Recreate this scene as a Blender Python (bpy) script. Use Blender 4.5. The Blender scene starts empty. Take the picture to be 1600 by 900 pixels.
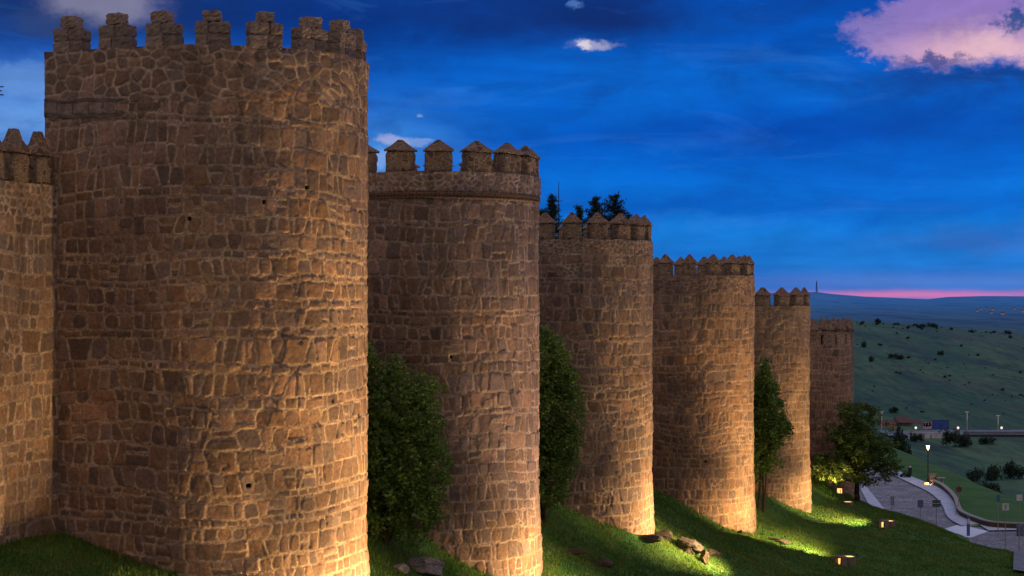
import bpy, math, random
import numpy as np
PI = math.pi
R = math.radians
rng = np.random.default_rng(7)
random.seed(7)
scene = bpy.context.scene
col = scene.collection

# ------------------------------------------------------------------ camera model used to lay the place out
FPX, HV = 2700.0, 455.0                 # focal length in photo pixels, eye-level row
W2 = np.array([0.3486, 0.9373])         # along the town wall, away from the viewer
N2 = np.array([0.9373, -0.3486])        # outward from the town wall
N0 = 28.75                              # distance of wall face from the eye
ROADZ = -19.5

def xy(s, n):
    return s * W2[0] + (n - N0) * N2[0], s * W2[1] + (n - N0) * N2[1]
def sn(x, y):
    return x * W2[0] + y * W2[1], x * N2[0] + y * N2[1] + N0
def at(u, v, d):
    return ((u - 800) / FPX * d, d, (HV - v) / FPX * d)
def on_road(u, v, z=ROADZ):
    d = -z * FPX / (v - HV)
    return ((u - 800) / FPX * d, d, z)

# ------------------------------------------------------------------ small helpers
def smooth(a, b, x):
    t = np.clip((x - a) / (b - a), 0, 1)
    return t * t * (3 - 2 * t)

def hash2(ix, iy, seed):
    ix = np.asarray(ix).astype(np.int64); iy = np.asarray(iy).astype(np.int64)
    h = (ix * 374761393 + iy * 668265263 + seed * 1442695041) & 0xFFFFFFFF
    h = ((h ^ (h >> 13)) * 1274126177) & 0xFFFFFFFF
    h = ((h ^ (h >> 15)) * 2246822519) & 0xFFFFFFFF
    h = h ^ (h >> 16)
    return (h & 0xFFFFFF) / float(0xFFFFFF)

def vnoise(x, y, seed=0):
    x, y = np.broadcast_arrays(np.asarray(x, float), np.asarray(y, float))
    ix = np.floor(x); iy = np.floor(y)
    fx = x - ix; fy = y - iy
    fx = fx * fx * (3 - 2 * fx); fy = fy * fy * (3 - 2 * fy)
    a = hash2(ix, iy, seed); b = hash2(ix + 1, iy, seed)
    c = hash2(ix, iy + 1, seed); d = hash2(ix + 1, iy + 1, seed)
    return (a + (b - a) * fx) * (1 - fy) + (c + (d - c) * fx) * fy - 0.5

def fbm(x, y, seed=0, o=4):
    s = 0; amp = 1.0
    for i in range(o):
        s = s + amp * vnoise(x * 2 ** i + 17.3 * i, y * 2 ** i - 9.1 * i, seed + i)
        amp *= 0.5
    return s

def voronoi(x, y, seed):
    """F1, F2, cell random"""
    ix = np.floor(x); iy = np.floor(y)
    f1 = np.full(x.shape, 9.0); f2 = np.full(x.shape, 9.0); cid = np.zeros(x.shape)
    for dx in (-1, 0, 1):
        for dy in (-1, 0, 1):
            cx = ix + dx; cy = iy + dy
            px = cx + 0.12 + 0.76 * hash2(cx, cy, seed); py = cy + 0.12 + 0.76 * hash2(cx, cy, seed + 5)
            d = np.hypot(px - x, py - y)
            near = d < f1
            f2 = np.where(near, f1, np.minimum(f2, d))
            cid = np.where(near, hash2(cx, cy, seed + 11), cid)
            f1 = np.where(near, d, f1)
    return f1, f2, cid

def mesh_obj(name, verts, faces, mat=None, parent=None, smooth_shade=False, colors=None):
    """verts (n,3), faces (m,k) array or a list of tuples"""
    me = bpy.data.meshes.new(name)
    verts = np.asarray(verts, dtype=np.float32)
    if isinstance(faces, np.ndarray):
        m, k = faces.shape
        me.vertices.add(len(verts)); me.vertices.foreach_set('co', verts.ravel())
        me.loops.add(m * k); me.loops.foreach_set('vertex_index', faces.astype(np.int32).ravel())
        me.polygons.add(m)
        me.polygons.foreach_set('loop_start', np.arange(0, m * k, k, dtype=np.int32))
        me.update(calc_edges=True)
    else:
        me.from_pydata([tuple(map(float, v)) for v in verts], [], faces)
        me.update()
    if smooth_shade:
        me.polygons.foreach_set('use_smooth', np.ones(len(me.polygons), dtype=bool))
    if colors is not None:
        at_ = me.color_attributes.new('Col', 'FLOAT_COLOR', 'POINT')
        c = np.ones((len(verts), 4), dtype=np.float32); c[:, :3] = colors
        at_.data.foreach_set('color', c.ravel())
    o = bpy.data.objects.new(name, me)
    col.objects.link(o)
    if mat: me.materials.append(mat)
    if parent: o.parent = parent
    return o

class MB:
    """collects simple shapes into ONE mesh"""
    def __init__(self): self.v = []; self.f = []
    def add(self, v, f):
        k = len(self.v); self.v += [tuple(map(float, p)) for p in v]; self.f += [tuple(i + k for i in q) for q in f]; return self
    def box(self, c, sz, rz=0.0, taper=1.0, shear=(0, 0)):
        cx, cy, cz = c; a, b, h = sz[0] / 2, sz[1] / 2, sz[2] / 2; v = []
        for z, t in ((-h, 1), (h, taper)):
            for x, y in ((-a, -b), (a, -b), (a, b), (-a, b)):
                x *= t; y *= t
                v.append((cx + x * math.cos(rz) - y * math.sin(rz), cy + x * math.sin(rz) + y * math.cos(rz), cz + z))
        return self.add(v, [(3, 2, 1, 0), (4, 5, 6, 7), (0, 1, 5, 4), (1, 2, 6, 5), (2, 3, 7, 6), (3, 0, 4, 7)])
    def tube(self, p, q, r0, r1=None, k=8, cap=True):
        r1 = r0 if r1 is None else r1
        p = np.array(p, float); q = np.array(q, float); d = q - p; d /= np.linalg.norm(d) + 1e-9
        a = np.cross(d, (0, 0, 1) if abs(d[2]) < .9 else (1, 0, 0)); a /= np.linalg.norm(a); b = np.cross(d, a)
        v = []
        for c, r in ((p, r0), (q, r1)):
            for i in range(k):
                t = 2 * PI * i / k; v.append(c + r * (a * math.cos(t) + b * math.sin(t)))
        f = [(i, (i + 1) % k, k + (i + 1) % k, k + i) for i in range(k)]
        if cap: f += [tuple(range(k))[::-1], tuple(range(k, 2 * k))]
        return self.add(v, f)
    def lathe(self, c, prof, k=20):
        """profile of (radius, z), revolved about z"""
        v = []; n = len(prof)
        for r, z in prof:
            for i in range(k):
                t = 2 * PI * i / k; v.append((c[0] + r * math.cos(t), c[1] + r * math.sin(t), c[2] + z))
        f = [(j * k + i, j * k + (i + 1) % k, (j + 1) * k + (i + 1) % k, (j + 1) * k + i) for j in range(n - 1) for i in range(k)]
        f += [tuple(range(k))[::-1], tuple(range((n - 1) * k, n * k))]
        return self.add(v, f)
    def build(self, name, mat, parent=None, bevel=0, sm=False):
        o = mesh_obj(name, np.array(self.v), self.f, mat, parent, sm)
        if bevel:
            b = o.modifiers.new('Bevel', 'BEVEL'); b.width = bevel; b.segments = 2; b.limit_method = 'ANGLE'
        return o

def tag(o, label=None, cat=None, group=None, kind=None):
    if label: o['label'] = label
    if cat: o['category'] = cat
    if group: o['group'] = group
    if kind: o['kind'] = kind
    return o
def empty(name, loc, rz=0.0):
    e = bpy.data.objects.new(name, None); col.objects.link(e); e.location = loc; e.rotation_euler = (0, 0, rz)
    e.empty_display_size = .3
    return e
def copy_tree(o, parent=None):
    c = o.copy(); col.objects.link(c); c.parent = parent
    for ch in list(o.children): copy_tree(ch, c)
    return c

# ------------------------------------------------------------------ node helpers
class S:
    """socket with arithmetic"""
    nt = None
    def __init__(self, sock): self.s = sock
    @staticmethod
    def m(op, *a, clamp=False):
        n = S.nt.nodes.new('ShaderNodeMath'); n.operation = op; n.use_clamp = clamp
        for i, x in enumerate(a):
            if isinstance(x, S): S.nt.links.new(x.s, n.inputs[i])
            else: n.inputs[i].default_value = float(x)
        return S(n.outputs[0])
    def __add__(s, o): return S.m('ADD', s, o)
    __radd__ = __add__
    def __sub__(s, o): return S.m('SUBTRACT', s, o)
    def __rsub__(s, o): return S.m('SUBTRACT', o, s)
    def __mul__(s, o): return S.m('MULTIPLY', s, o)
    __rmul__ = __mul__
    def __truediv__(s, o): return S.m('DIVIDE', s, o)
def sstep(x, a, b):
    n = S.nt.nodes.new('ShaderNodeMapRange'); n.interpolation_type = 'SMOOTHSTEP'
    S.nt.links.new(x.s, n.inputs[0]); n.inputs[1].default_value = a; n.inputs[2].default_value = b
    return S(n.outputs[0])
def gauss(x, y, cx, cy, sx, sy):
    a = (x - cx) / sx; b = (y - cy) / sy
    return S.m('POWER', 2.71828, (a * a + b * b) * -1.0)
def vec(x, y, z=0.0):
    n = S.nt.nodes.new('ShaderNodeCombineXYZ')
    for i, q in enumerate((x, y, z)):
        if isinstance(q, S): S.nt.links.new(q.s, n.inputs[i])
        else: n.inputs[i].default_value = q
    return S(n.outputs[0])
def noise(v, scale, detail=5, rough=.55, dist=0.0, out=0):
    n = S.nt.nodes.new('ShaderNodeTexNoise'); n.inputs['Scale'].default_value = scale
    n.inputs['Detail'].default_value = detail; n.inputs['Roughness'].default_value = rough; n.inputs['Distortion'].default_value = dist
    if v is not None: S.nt.links.new(v.s, n.inputs['Vector'])
    return S(n.outputs[out])
def mix(f, a, b, mode='MIX'):
    n = S.nt.nodes.new('ShaderNodeMix'); n.data_type = 'RGBA'; n.blend_type = mode; n.clamp_factor = True
    def put(i, x):
        if isinstance(x, S): S.nt.links.new(x.s, n.inputs[i])
        elif isinstance(x, (int, float)): n.inputs[i].default_value = x
        else: n.inputs[i].default_value = (*x, 1)
    put(0, f); put(6, a); put(7, b)
    return S(n.outputs[2])
def ramp(x, stops):
    n = S.nt.nodes.new('ShaderNodeValToRGB'); S.nt.links.new(x.s, n.inputs[0])
    e = n.color_ramp.elements
    while len(e) < len(stops): e.new(.5)
    for el, (p, c) in zip(e, stops):
        el.position = p; el.color = (*c, 1) if isinstance(c, tuple) else (c, c, c, 1)
    return S(n.outputs[0])
def new_mat(name, rough=.85):
    m = bpy.data.materials.new(name); m.use_nodes = True
    S.nt = m.node_tree
    b = m.node_tree.nodes['Principled BSDF']; b.inputs['Roughness'].default_value = rough
    b.inputs['Specular IOR Level'].default_value = .25
    return m, b
def link(a, sock): S.nt.links.new(a.s, sock)
def bump(h, strength=.5, dist=.02, normal=None):
    n = S.nt.nodes.new('ShaderNodeBump'); n.inputs['Strength'].default_value = strength; n.inputs['Distance'].default_value = dist
    S.nt.links.new(h.s, n.inputs['Height'])
    if normal: S.nt.links.new(normal.s, n.inputs['Normal'])
    return S(n.outputs[0])
def coord(kind):
    if kind == 'pos':
        return S(S.nt.nodes.new('ShaderNodeNewGeometry').outputs['Position'])
    return S(S.nt.nodes.new('ShaderNodeTexCoord').outputs[kind])
def island():
    return S(S.nt.nodes.new('ShaderNodeNewGeometry').outputs['Random Per Island'])
def sep(v):
    n = S.nt.nodes.new('ShaderNodeSeparateXYZ'); S.nt.links.new(v.s, n.inputs[0]); return [S(o) for o in n.outputs]

# ------------------------------------------------------------------ materials
def m_stone():
    m, b = new_mat('stone_masonry', .9)
    a = S.nt.nodes.new('ShaderNodeVertexColor'); a.layer_name = 'Col'
    p = coord('pos')
    n1 = noise(p, 10, 7, .72); n2 = noise(p, .35, 3, .5); n3 = noise(p, 38, 3, .6)
    c = mix(1.0, S(a.outputs[0]), ramp(n1, [(.28, .48), (.5, 1.0), (.75, 1.45)]), 'MULTIPLY')
    c = mix(1.0, c, ramp(n2, [(.3, (.70, .69, .74)), (.55, (1.0, 1.0, 1.0)), (.75, (1.2, 1.1, .98))]), 'MULTIPLY')
    link(c, b.inputs['Base Color'])
    link(bump(n1 * .7 + n3 * .3, .75, .035), b.inputs['Normal'])
    return m
def m_rubble(scale=4.2, tint=(1, 1, 1)):
    m, b = new_mat('rubble_stone', .9)
    p = coord('pos')
    w = S.nt.nodes.new('ShaderNodeVectorMath'); w.operation = 'MULTIPLY_ADD'
    nz = noise(p, 4, 3, .6, out=1); link(nz, w.inputs[0]); w.inputs[1].default_value = (.12, .12, .12); link(p, w.inputs[2])
    wv = S(w.outputs[0])
    vo = S.nt.nodes.new('ShaderNodeTexVoronoi'); vo.feature = 'DISTANCE_TO_EDGE'; vo.inputs['Scale'].default_value = scale; link(wv, vo.inputs['Vector'])
    vc = S.nt.nodes.new('ShaderNodeTexVoronoi'); vc.feature = 'F1'; vc.inputs['Scale'].default_value = scale; link(wv, vc.inputs['Vector'])
    rnd = sep(S(vc.outputs['Color']))[0]
    e = sstep(S(vo.outputs['Distance']), .03, .13)
    n1 = noise(p, 11, 5, .65)
    stone = ramp(rnd, [(.0, (.10, .07, .055)), (.3, (.20, .135, .09)), (.6, (.25, .17, .12)), (.8, (.19, .155, .145)), (1.0, (.31, .21, .135))])
    c = mix(e, (.33, .235, .15), stone)
    c = mix(1.0, c, ramp(n1, [(.25, .6), (.55, 1.0), (.8, 1.3)]), 'MULTIPLY')
    c = mix(1.0, c, tint, 'MULTIPLY')
    link(c, b.inputs['Base Color'])
    link(bump(e + n1 * .6, .8, .05), b.inputs['Normal'])
    return m
def m_block(name, c0, c1, bs=.7):
    m, b = new_mat(name, .9)
    p = coord('pos'); n1 = noise(p, 6, 6, .65); n2 = noise(p, 24, 4, .6)
    c = mix(island(), c0, c1)
    c = mix(1.0, c, ramp(n1, [(.25, .5), (.5, 1.0), (.78, 1.4)]), 'MULTIPLY')
    link(c, b.inputs['Base Color']); link(bump(n1 * .7 + n2 * .3, bs, .04), b.inputs['Normal'])
    return m
def m_plain(name, c, rough=.6, metal=0.0, nscale=8, var=.25):
    m, b = new_mat(name, rough)
    n1 = noise(coord('pos'), nscale, 4, .6)
    link(mix(1.0, c, ramp(n1, [(.3, 1 - var), (.7, 1 + var)]), 'MULTIPLY'), b.inputs['Base Color'])
    b.inputs['Metallic'].default_value = metal
    link(bump(n1, .2, .01), b.inputs['Normal'])
    return m
def m_emit(name, c, strength):
    m, b = new_mat(name, .5)
    b.inputs['Base Color'].default_value = (*c, 1)
    b.inputs['Emission Color'].default_value = (*c, 1); b.inputs['Emission Strength'].default_value = strength
    return m
def m_leaf(name, dark, mid, light, trans=.35):
    m, b = new_mat(name, .55)
    r = island(); n1 = noise(coord('pos'), 1.6, 2, .5)
    c = mix(ramp(r * .6 + n1 * .5, [(.2, 0.0), (.75, 1.0)]), dark, light)
    c = mix(sstep(r, .75, 1.0), c, mid)
    c = mix(sstep(r, .93, .95) * (0.8 if trans > .3 else 0.0), c, tuple(q * 1.9 for q in light))
    link(c, b.inputs['Base Color'])
    t = S.nt.nodes.new('ShaderNodeBsdfTranslucent'); link(c, t.inputs['Color'])
    mx = S.nt.nodes.new('ShaderNodeMixShader'); mx.inputs[0].default_value = trans
    S.nt.links.new(b.outputs[0], mx.inputs[1]); S.nt.links.new(t.outputs[0], mx.inputs[2])
    S.nt.links.new(mx.outputs[0], m.node_tree.nodes['Material Output'].inputs['Surface'])
    return m
def m_ground():
    m, b = new_mat('lawn_ground', .95)
    p = coord('pos')
    n1 = noise(p, .35, 5, .6); n2 = noise(p, 3.0, 5, .65); n3 = noise(p, 22, 4, .7)
    c = mix(ramp(n1, [(.35, 0.0), (.65, 1.0)]), (.018, .100, .020), (.055, .145, .026))
    c = mix(ramp(n2, [(.45, 0.0), (.75, .6)]), c, (.085, .115, .032))
    c = mix(1.0, c, ramp(n3, [(.25, .45), (.5, 1.0), (.75, 1.6)]), 'MULTIPLY')
    link(c, b.inputs['Base Color'])
    link(bump(n2 * .5 + n3 * .5, .9, .07), b.inputs['Normal'])
    return m
def m_grass():
    m, b = new_mat('grass_blade', .8)
    r = island(); p = coord('pos'); n1 = noise(p, .4, 4, .6); n2 = noise(p, 1.7, 4, .6)
    c = mix(ramp(n1, [(.35, 0.0), (.65, 1.0)]), (.030, .115, .014), (.115, .170, .020))
    c = mix(ramp(n2, [(.46, 0.0), (.70, .7)]), c, (.16, .175, .042))
    c = mix(1.0, c, ramp(r, [(0., .5), (1., 1.6)]), 'MULTIPLY')
    link(c, b.inputs['Base Color'])
    t = S.nt.nodes.new('ShaderNodeBsdfTranslucent'); link(c, t.inputs['Color'])
    mx = S.nt.nodes.new('ShaderNodeMixShader'); mx.inputs[0].default_value = .4
    S.nt.links.new(b.outputs[0], mx.inputs[1]); S.nt.links.new(t.outputs[0], mx.inputs[2])
    S.nt.links.new(mx.outputs[0], m.node_tree.nodes['Material Output'].inputs['Surface'])
    return m
def m_terrain():
    m, b = new_mat('far_land', .95)
    p = coord('pos'); x, y, z = sep(p)
    def st(kx, ky, kz, detail, rough, dist=0.0):
        mp = S.nt.nodes.new('ShaderNodeMapping'); mp.inputs['Scale'].default_value = (kx, ky, kz); link(p, mp.inputs['Vector'])
        return noise(S(mp.outputs[0]), 1.0, detail, rough, dist)
    near = st(.017, .0030, .05, 7, .62, .6); fine = st(.085, .011, .15, 6, .7, .5); tiny = st(.42, .045, .6, 4, .75)
    c = mix(ramp(near, [(.36, 0.0), (.62, 1.0)]), (.016, .054, .030), (.066, .108, .038))
    c = mix(ramp(st(.03, .006, .1, 6, .65, .8), [(.52, 0.0), (.70, .75)]), c, (.080, .072, .050))
    c = mix(ramp(fine, [(.50, 0.0), (.62, .85)]), c, (.010, .026, .020))
    c = mix(ramp(st(.05, .008, .1, 8, .75, 1.0), [(.60, 0.0), (.72, .6)]), c, (.060, .062, .070))
    c = mix(1.0, c, ramp(tiny, [(.3, (.36, .46, .38)), (.7, (1.25, 1.6, 1.3))]), 'MULTIPLY')
    # the distant plain: patchwork with the blue of the air mixed into its colours
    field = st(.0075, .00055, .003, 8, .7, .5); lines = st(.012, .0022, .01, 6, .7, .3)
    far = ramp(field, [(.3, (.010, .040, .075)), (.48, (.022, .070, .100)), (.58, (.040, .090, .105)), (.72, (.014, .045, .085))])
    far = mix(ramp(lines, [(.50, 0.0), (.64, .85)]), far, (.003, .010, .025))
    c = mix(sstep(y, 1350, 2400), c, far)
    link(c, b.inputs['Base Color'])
    # distant air haze painted as a blue glow on the land itself
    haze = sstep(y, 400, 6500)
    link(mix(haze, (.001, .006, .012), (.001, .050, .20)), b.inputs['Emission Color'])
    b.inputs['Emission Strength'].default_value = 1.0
    return m
def m_cobble():
    m, b = new_mat('cobbled_road', .75)
    p = coord('pos')
    vo = S.nt.nodes.new('ShaderNodeTexVoronoi'); vo.feature = 'DISTANCE_TO_EDGE'; vo.inputs['Scale'].default_value = 2.2; link(p, vo.inputs['Vector'])
    vc = S.nt.nodes.new('ShaderNodeTexVoronoi'); vc.inputs['Scale'].default_value = 2.2; link(p, vc.inputs['Vector'])
    e = sstep(S(vo.outputs['Distance']), .02, .12); r = sep(S(vc.outputs['Color']))[0]
    n = noise(p, .5, 4, .6)
    c = mix(e, (.13, .14, .165), ramp(r, [(0, (.19, .20, .235)), (1, (.29, .30, .345))]))
    c = mix(1.0, c, ramp(n, [(.3, .7), (.7, 1.25)]), 'MULTIPLY')
    link(c, b.inputs['Base Color']); link(bump(e, .6, .05), b.inputs['Normal'])
    return m

M = dict(
    stone=m_stone(), rubble=m_rubble(4.2), fine_rubble=m_rubble(6.5),
    cap=m_rubble(3.4, (.86, .82, .86)),
    block=m_block('hewn_block', (.15, .115, .10), (.26, .19, .15), .45),
    rock=m_block('granite_rock', (.030, .026, .023), (.075, .060, .047), 1.0),
    concrete=m_plain('pale_concrete', (.15, .125, .10), .9), kerb=m_plain('kerb_stone', (.3, .28, .27), .85),
    pave=m_plain('sidewalk_slabs', (.44, .49, .62), .8, nscale=1.2, var=.18), crossing=m_plain('pale_paving', (.62, .68, .84), .8, nscale=.8, var=.12),
    asphalt=m_plain('asphalt', (.15, .17, .22), .85, nscale=1.0), cobble=m_cobble(),
    dark_metal=m_plain('dark_paint', (.02, .02, .022), .5), grey_metal=m_plain('grey_metal', (.26, .27, .30), .5, .3),
    pale_metal=m_plain('pale_metal', (.5, .52, .56), .5), blue_paint=m_plain('blue_paint', (.06, .12, .3), .5), red_paint=m_plain('red_paint', (.16, .03, .05), .5),
    sign_grey=m_plain('sign_back', (.085, .11, .19), .5), black=m_plain('black_lettering', (.012, .012, .014), .6),
    pale_rock=m_block('pale_granite', (.17, .15, .15), (.30, .26, .24), 1.0), bark=m_plain('bark', (.045, .032, .022), .95, nscale=5, var=.4),
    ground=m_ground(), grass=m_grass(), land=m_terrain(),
    bushleaf=m_leaf('bush_leaves', (.06, .125, .02), (.30, .33, .07), (.16, .25, .045)),
    treeleaf=m_leaf('tree_leaves', (.03, .08, .015), (.22, .22, .035), (.10, .16, .028)),
    darkleaf=m_leaf('shrub_leaves', (.012, .034, .022), (.032, .060, .034), (.025, .052, .028), .2),
    needle=m_leaf('conifer_needles', (.012, .028, .016), (.03, .05, .02), (.025, .045, .02), .2),
    lens=m_emit('warm_flood_lens', (1.0, .55, .19), 2.0), glow=m_emit('warm_lamp_face', (1.0, .50, .15), 1.9),
    lantern=m_emit('lantern_glass', (1.0, .86, .62), 2.2), white_light=m_emit('street_light', (.95, .9, .72), .9),
    dim_light=m_emit('street_light_dim', (.5, .5, .42), .15),
    plaster=m_plain('pale_plaster', (.42, .43, .47), .9, nscale=.4), brick=m_plain('pink_plaster', (.42, .17, .13), .9, nscale=.5),
    roof=m_plain('roof_tiles', (.10, .065, .06), .9, nscale=1.0), window=m_plain('dark_pane', (.015, .018, .028), .2),
    poster_pink=m_plain('poster_pale', (.40, .30, .42), .7, nscale=.6), poster_blue=m_plain('poster_blue', (.03, .09, .36), .7, nscale=.4),
    soil=m_block('bare_soil', (.05, .038, .028), (.09, .068, .045), 1.0),
)

# ------------------------------------------------------------------ terrain
KS = [-40, 20, 41, 60, 76, 97, 114, 126, 134, 146, 160]
KN = [0, 3.8, 7.15, 12.5, 16, 20, 24, 30, 45]
G = np.array([
    [-5.5, -6.3, -8.0, -10.5, -11.5, -12.5, -13.5, -14.5, -17.0],
    [-6.3, -7.1, -8.9, -11.2, -12.2, -13.0, -13.8, -15.0, -18.0],
    [-6.75, -7.6, -9.4, -11.7, -12.6, -13.3, -14.0, -15.2, -18.5],
    [-7.3, -8.2, -10.6, -12.6, -13.3, -14.0, -14.6, -16.0, -19.0],
    [-8.2, -9.35, -11.1, -13.3, -14.2, -14.8, -15.4, -17.0, -19.3],
    [-10.8, -12.0, -13.7, -15.1, -15.7, -16.1, -16.5, -18.0, -19.5],
    [-11.5, -12.5, -14.7, -15.25, -15.9, -16.35, -17.3, -19.4, -19.5],
    [-12.2, -13.3, -15.2, -16.2, -17.8, -19.3, -19.5, -19.5, -19.5],
    [-12.8, -14.0, -15.8, -17.8, -19.4, -19.5, -19.5, -19.5, -19.5],
    [-17.0, -18.5, -19.3, -19.5, -19.5, -19.5, -19.5, -19.5, -19.5],
    [-19.5] * 9])
_fs = np.arange(-60, 200.01, .5); _fn = np.arange(0, 60.01, .25)
_t = np.array([np.interp(_fs, KS, G[:, j]) for j in range(len(KN))])
_t = np.array([np.interp(_fn, KN, _t[:, i]) for i in range(len(_fs))])
def _blur(a, k, ax):
    w = np.hanning(k + 2)[1:-1]; w /= w.sum()
    pad = [(0, 0), (0, 0)]; pad[ax] = (k // 2, k // 2)
    return np.apply_along_axis(lambda q: np.convolve(q, w, 'valid'), ax, np.pad(a, pad, mode='edge'))
_t = _blur(_blur(_t, 17, 0), 9, 1)
def ground_sn(s, n):
    s = np.asarray(s, float); n = np.asarray(n, float)
    fi = np.clip((s + 60) / .5, 0, len(_fs) - 1.001); fj = np.clip(n / .25, 0, len(_fn) - 1.001)
    i = fi.astype(int); j = fj.astype(int); a = fi - i; b = fj - j
    z = (_t[i, j] * (1 - a) + _t[i + 1, j] * a) * (1 - b) + (_t[i, j + 1] * (1 - a) + _t[i + 1, j + 1] * a) * b
    amp = smooth(.15, 1.5, z - ROADZ)
    z = z + amp * (.35 * fbm(s / 5.0, n / 3.0, 3, 3) + .10 * fbm(s / .9, n / .9, 9, 3))
    z = ROADZ + np.maximum(z - ROADZ, 0) * smooth(.15, .8, z - ROADZ)
    inside = smooth(-.7, -1.6, n) * smooth(150, 138, s)
    return z + inside * 6.0
def valley(x, y):
    r = np.hypot(x, y); az = np.arctan2(x, y)
    u = 800 + FPX * np.tan(np.clip(az, -.9, .9))
    crest_v = np.interp(u, [600, 1270, 1340, 1400, 1500, 1600, 1900], [498, 500, 500.5, 503, 511, 522, 535])
    zc = (HV - crest_v) / FPX * 1300
    z = -45.5 + (zc + 45.5) * smooth(540, 1330, r) ** .8
    rel = smooth(1330, 1700, r)
    ridge_v = np.interp(u, [600, 1180, 1255, 1275, 1300, 1350, 1450, 1480, 1540, 1600, 1900], [462, 458, 456.5, 456, 459, 463, 467, 463.5, 462, 462.5, 463])
    zr = (HV - ridge_v) / FPX * 8000
    zfar = np.interp(r, [1700, 2500, 5000, 8000, 8600, 20000], [-44, -42, -40, 0, -1, -60])
    zfar = zfar + np.where(r > 5000, zr * smooth(5000, 8000, r), 0) + np.where(r > 8000, -60 * smooth(8000, 9000, r), 0)
    z = z * (1 - rel) + zfar * rel
    roll = np.where(r < 1500, 2.0, 6.0) * smooth(600, 900, r) * smooth(7900, 6500, r)
    return z + roll * fbm(x / 170, y / 240, 21, 4) + .8 * smooth(250, 300, r) * fbm(x / 30, y / 40, 31, 3) * smooth(2000, 1200, r)
def height(x, y):
    x = np.asarray(x, float); y = np.asarray(y, float)
    s, n = sn(x, y)
    g = ground_sn(s, n)
    e = np.maximum(x - 46.5 - 1.2 * vnoise(y / 9, y * 0, 4), y - 226)
    t = smooth(0, 26, e)
    t = np.maximum(t, smooth(-60, -110, s)); t = np.maximum(t, smooth(-25, -60, n) * 0)
    return g * (1 - t) + valley(x, y) * t
def zg(x, y): return float(height(np.array([x]), np.array([y]))[0])
def on_ground(u, v, d0=20.0, d1=400.0):
    """where the line of sight through a photo pixel meets the land"""
    d = np.arange(d0, d1, .1); x = (u - 800) / FPX * d; z = (HV - v) / FPX * d
    k = np.nonzero(height(x, d) > z)[0]
    i = k[0] if len(k) else len(d) - 1
    return float(x[i]), float(d[i]), float(height(x[i:i + 1], d[i:i + 1])[0])

def grid_faces(nr, nc):
    i = np.arange(nr - 1)[:, None] * nc + np.arange(nc - 1)[None, :]
    return np.stack([i, i + 1, i + nc + 1, i + nc], -1).reshape(-1, 4)

# near ground: one sheet in wall coordinates
ss = np.concatenate([np.arange(-40, 36, 1.5), np.arange(36, 150, .3), np.arange(150, 246, 1.0)])
nn = np.concatenate([np.arange(-60, -3, 2.0), np.arange(-3, 28, .3), np.arange(28, 75, 1.0)])
Sg, Ng = np.meshgrid(ss, nn, indexing='ij')
Xg = Sg * W2[0] + (Ng - N0) * N2[0]; Yg = Sg * W2[1] + (Ng - N0) * N2[1]
Zg = height(Xg, Yg)
o = mesh_obj('ground', np.stack([Xg, Yg, Zg], -1).reshape(-1, 3), grid_faces(len(ss), len(nn))[:, ::-1].copy(), M['ground'], smooth_shade=True)
tag(o, 'grassy bank sloping down from the foot of the town wall', 'ground', kind='structure')
# far land to the horizon: polar sheet, kept a little lower where the near sheet lies
azs = np.concatenate([np.arange(-180, -6, 3.0), np.arange(-6, 24, .09), np.arange(24, 180.1, 3.0)]) * PI / 180
rr = np.concatenate([[1, 20, 60, 100, 140, 180], np.geomspace(200, 20000, 330)])
A_, R_ = np.meshgrid(azs, rr, indexing='ij')
Xf = R_ * np.sin(A_); Yf = R_ * np.cos(A_); Zf = height(Xf, Yf)
sf, nf = sn(Xf, Yf)
ins = (sf > -39) & (sf < 243) & (nf > -58) & (nf < 72)
Zf = np.where(ins, Zf - np.where(R_ < 150, 14.0, 2.0), Zf)
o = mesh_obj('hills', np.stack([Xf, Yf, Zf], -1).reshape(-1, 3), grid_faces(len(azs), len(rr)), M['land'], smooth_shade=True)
tag(o, 'dark scrubby hillside with hazy blue hills behind it', 'hills', kind='structure')

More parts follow.
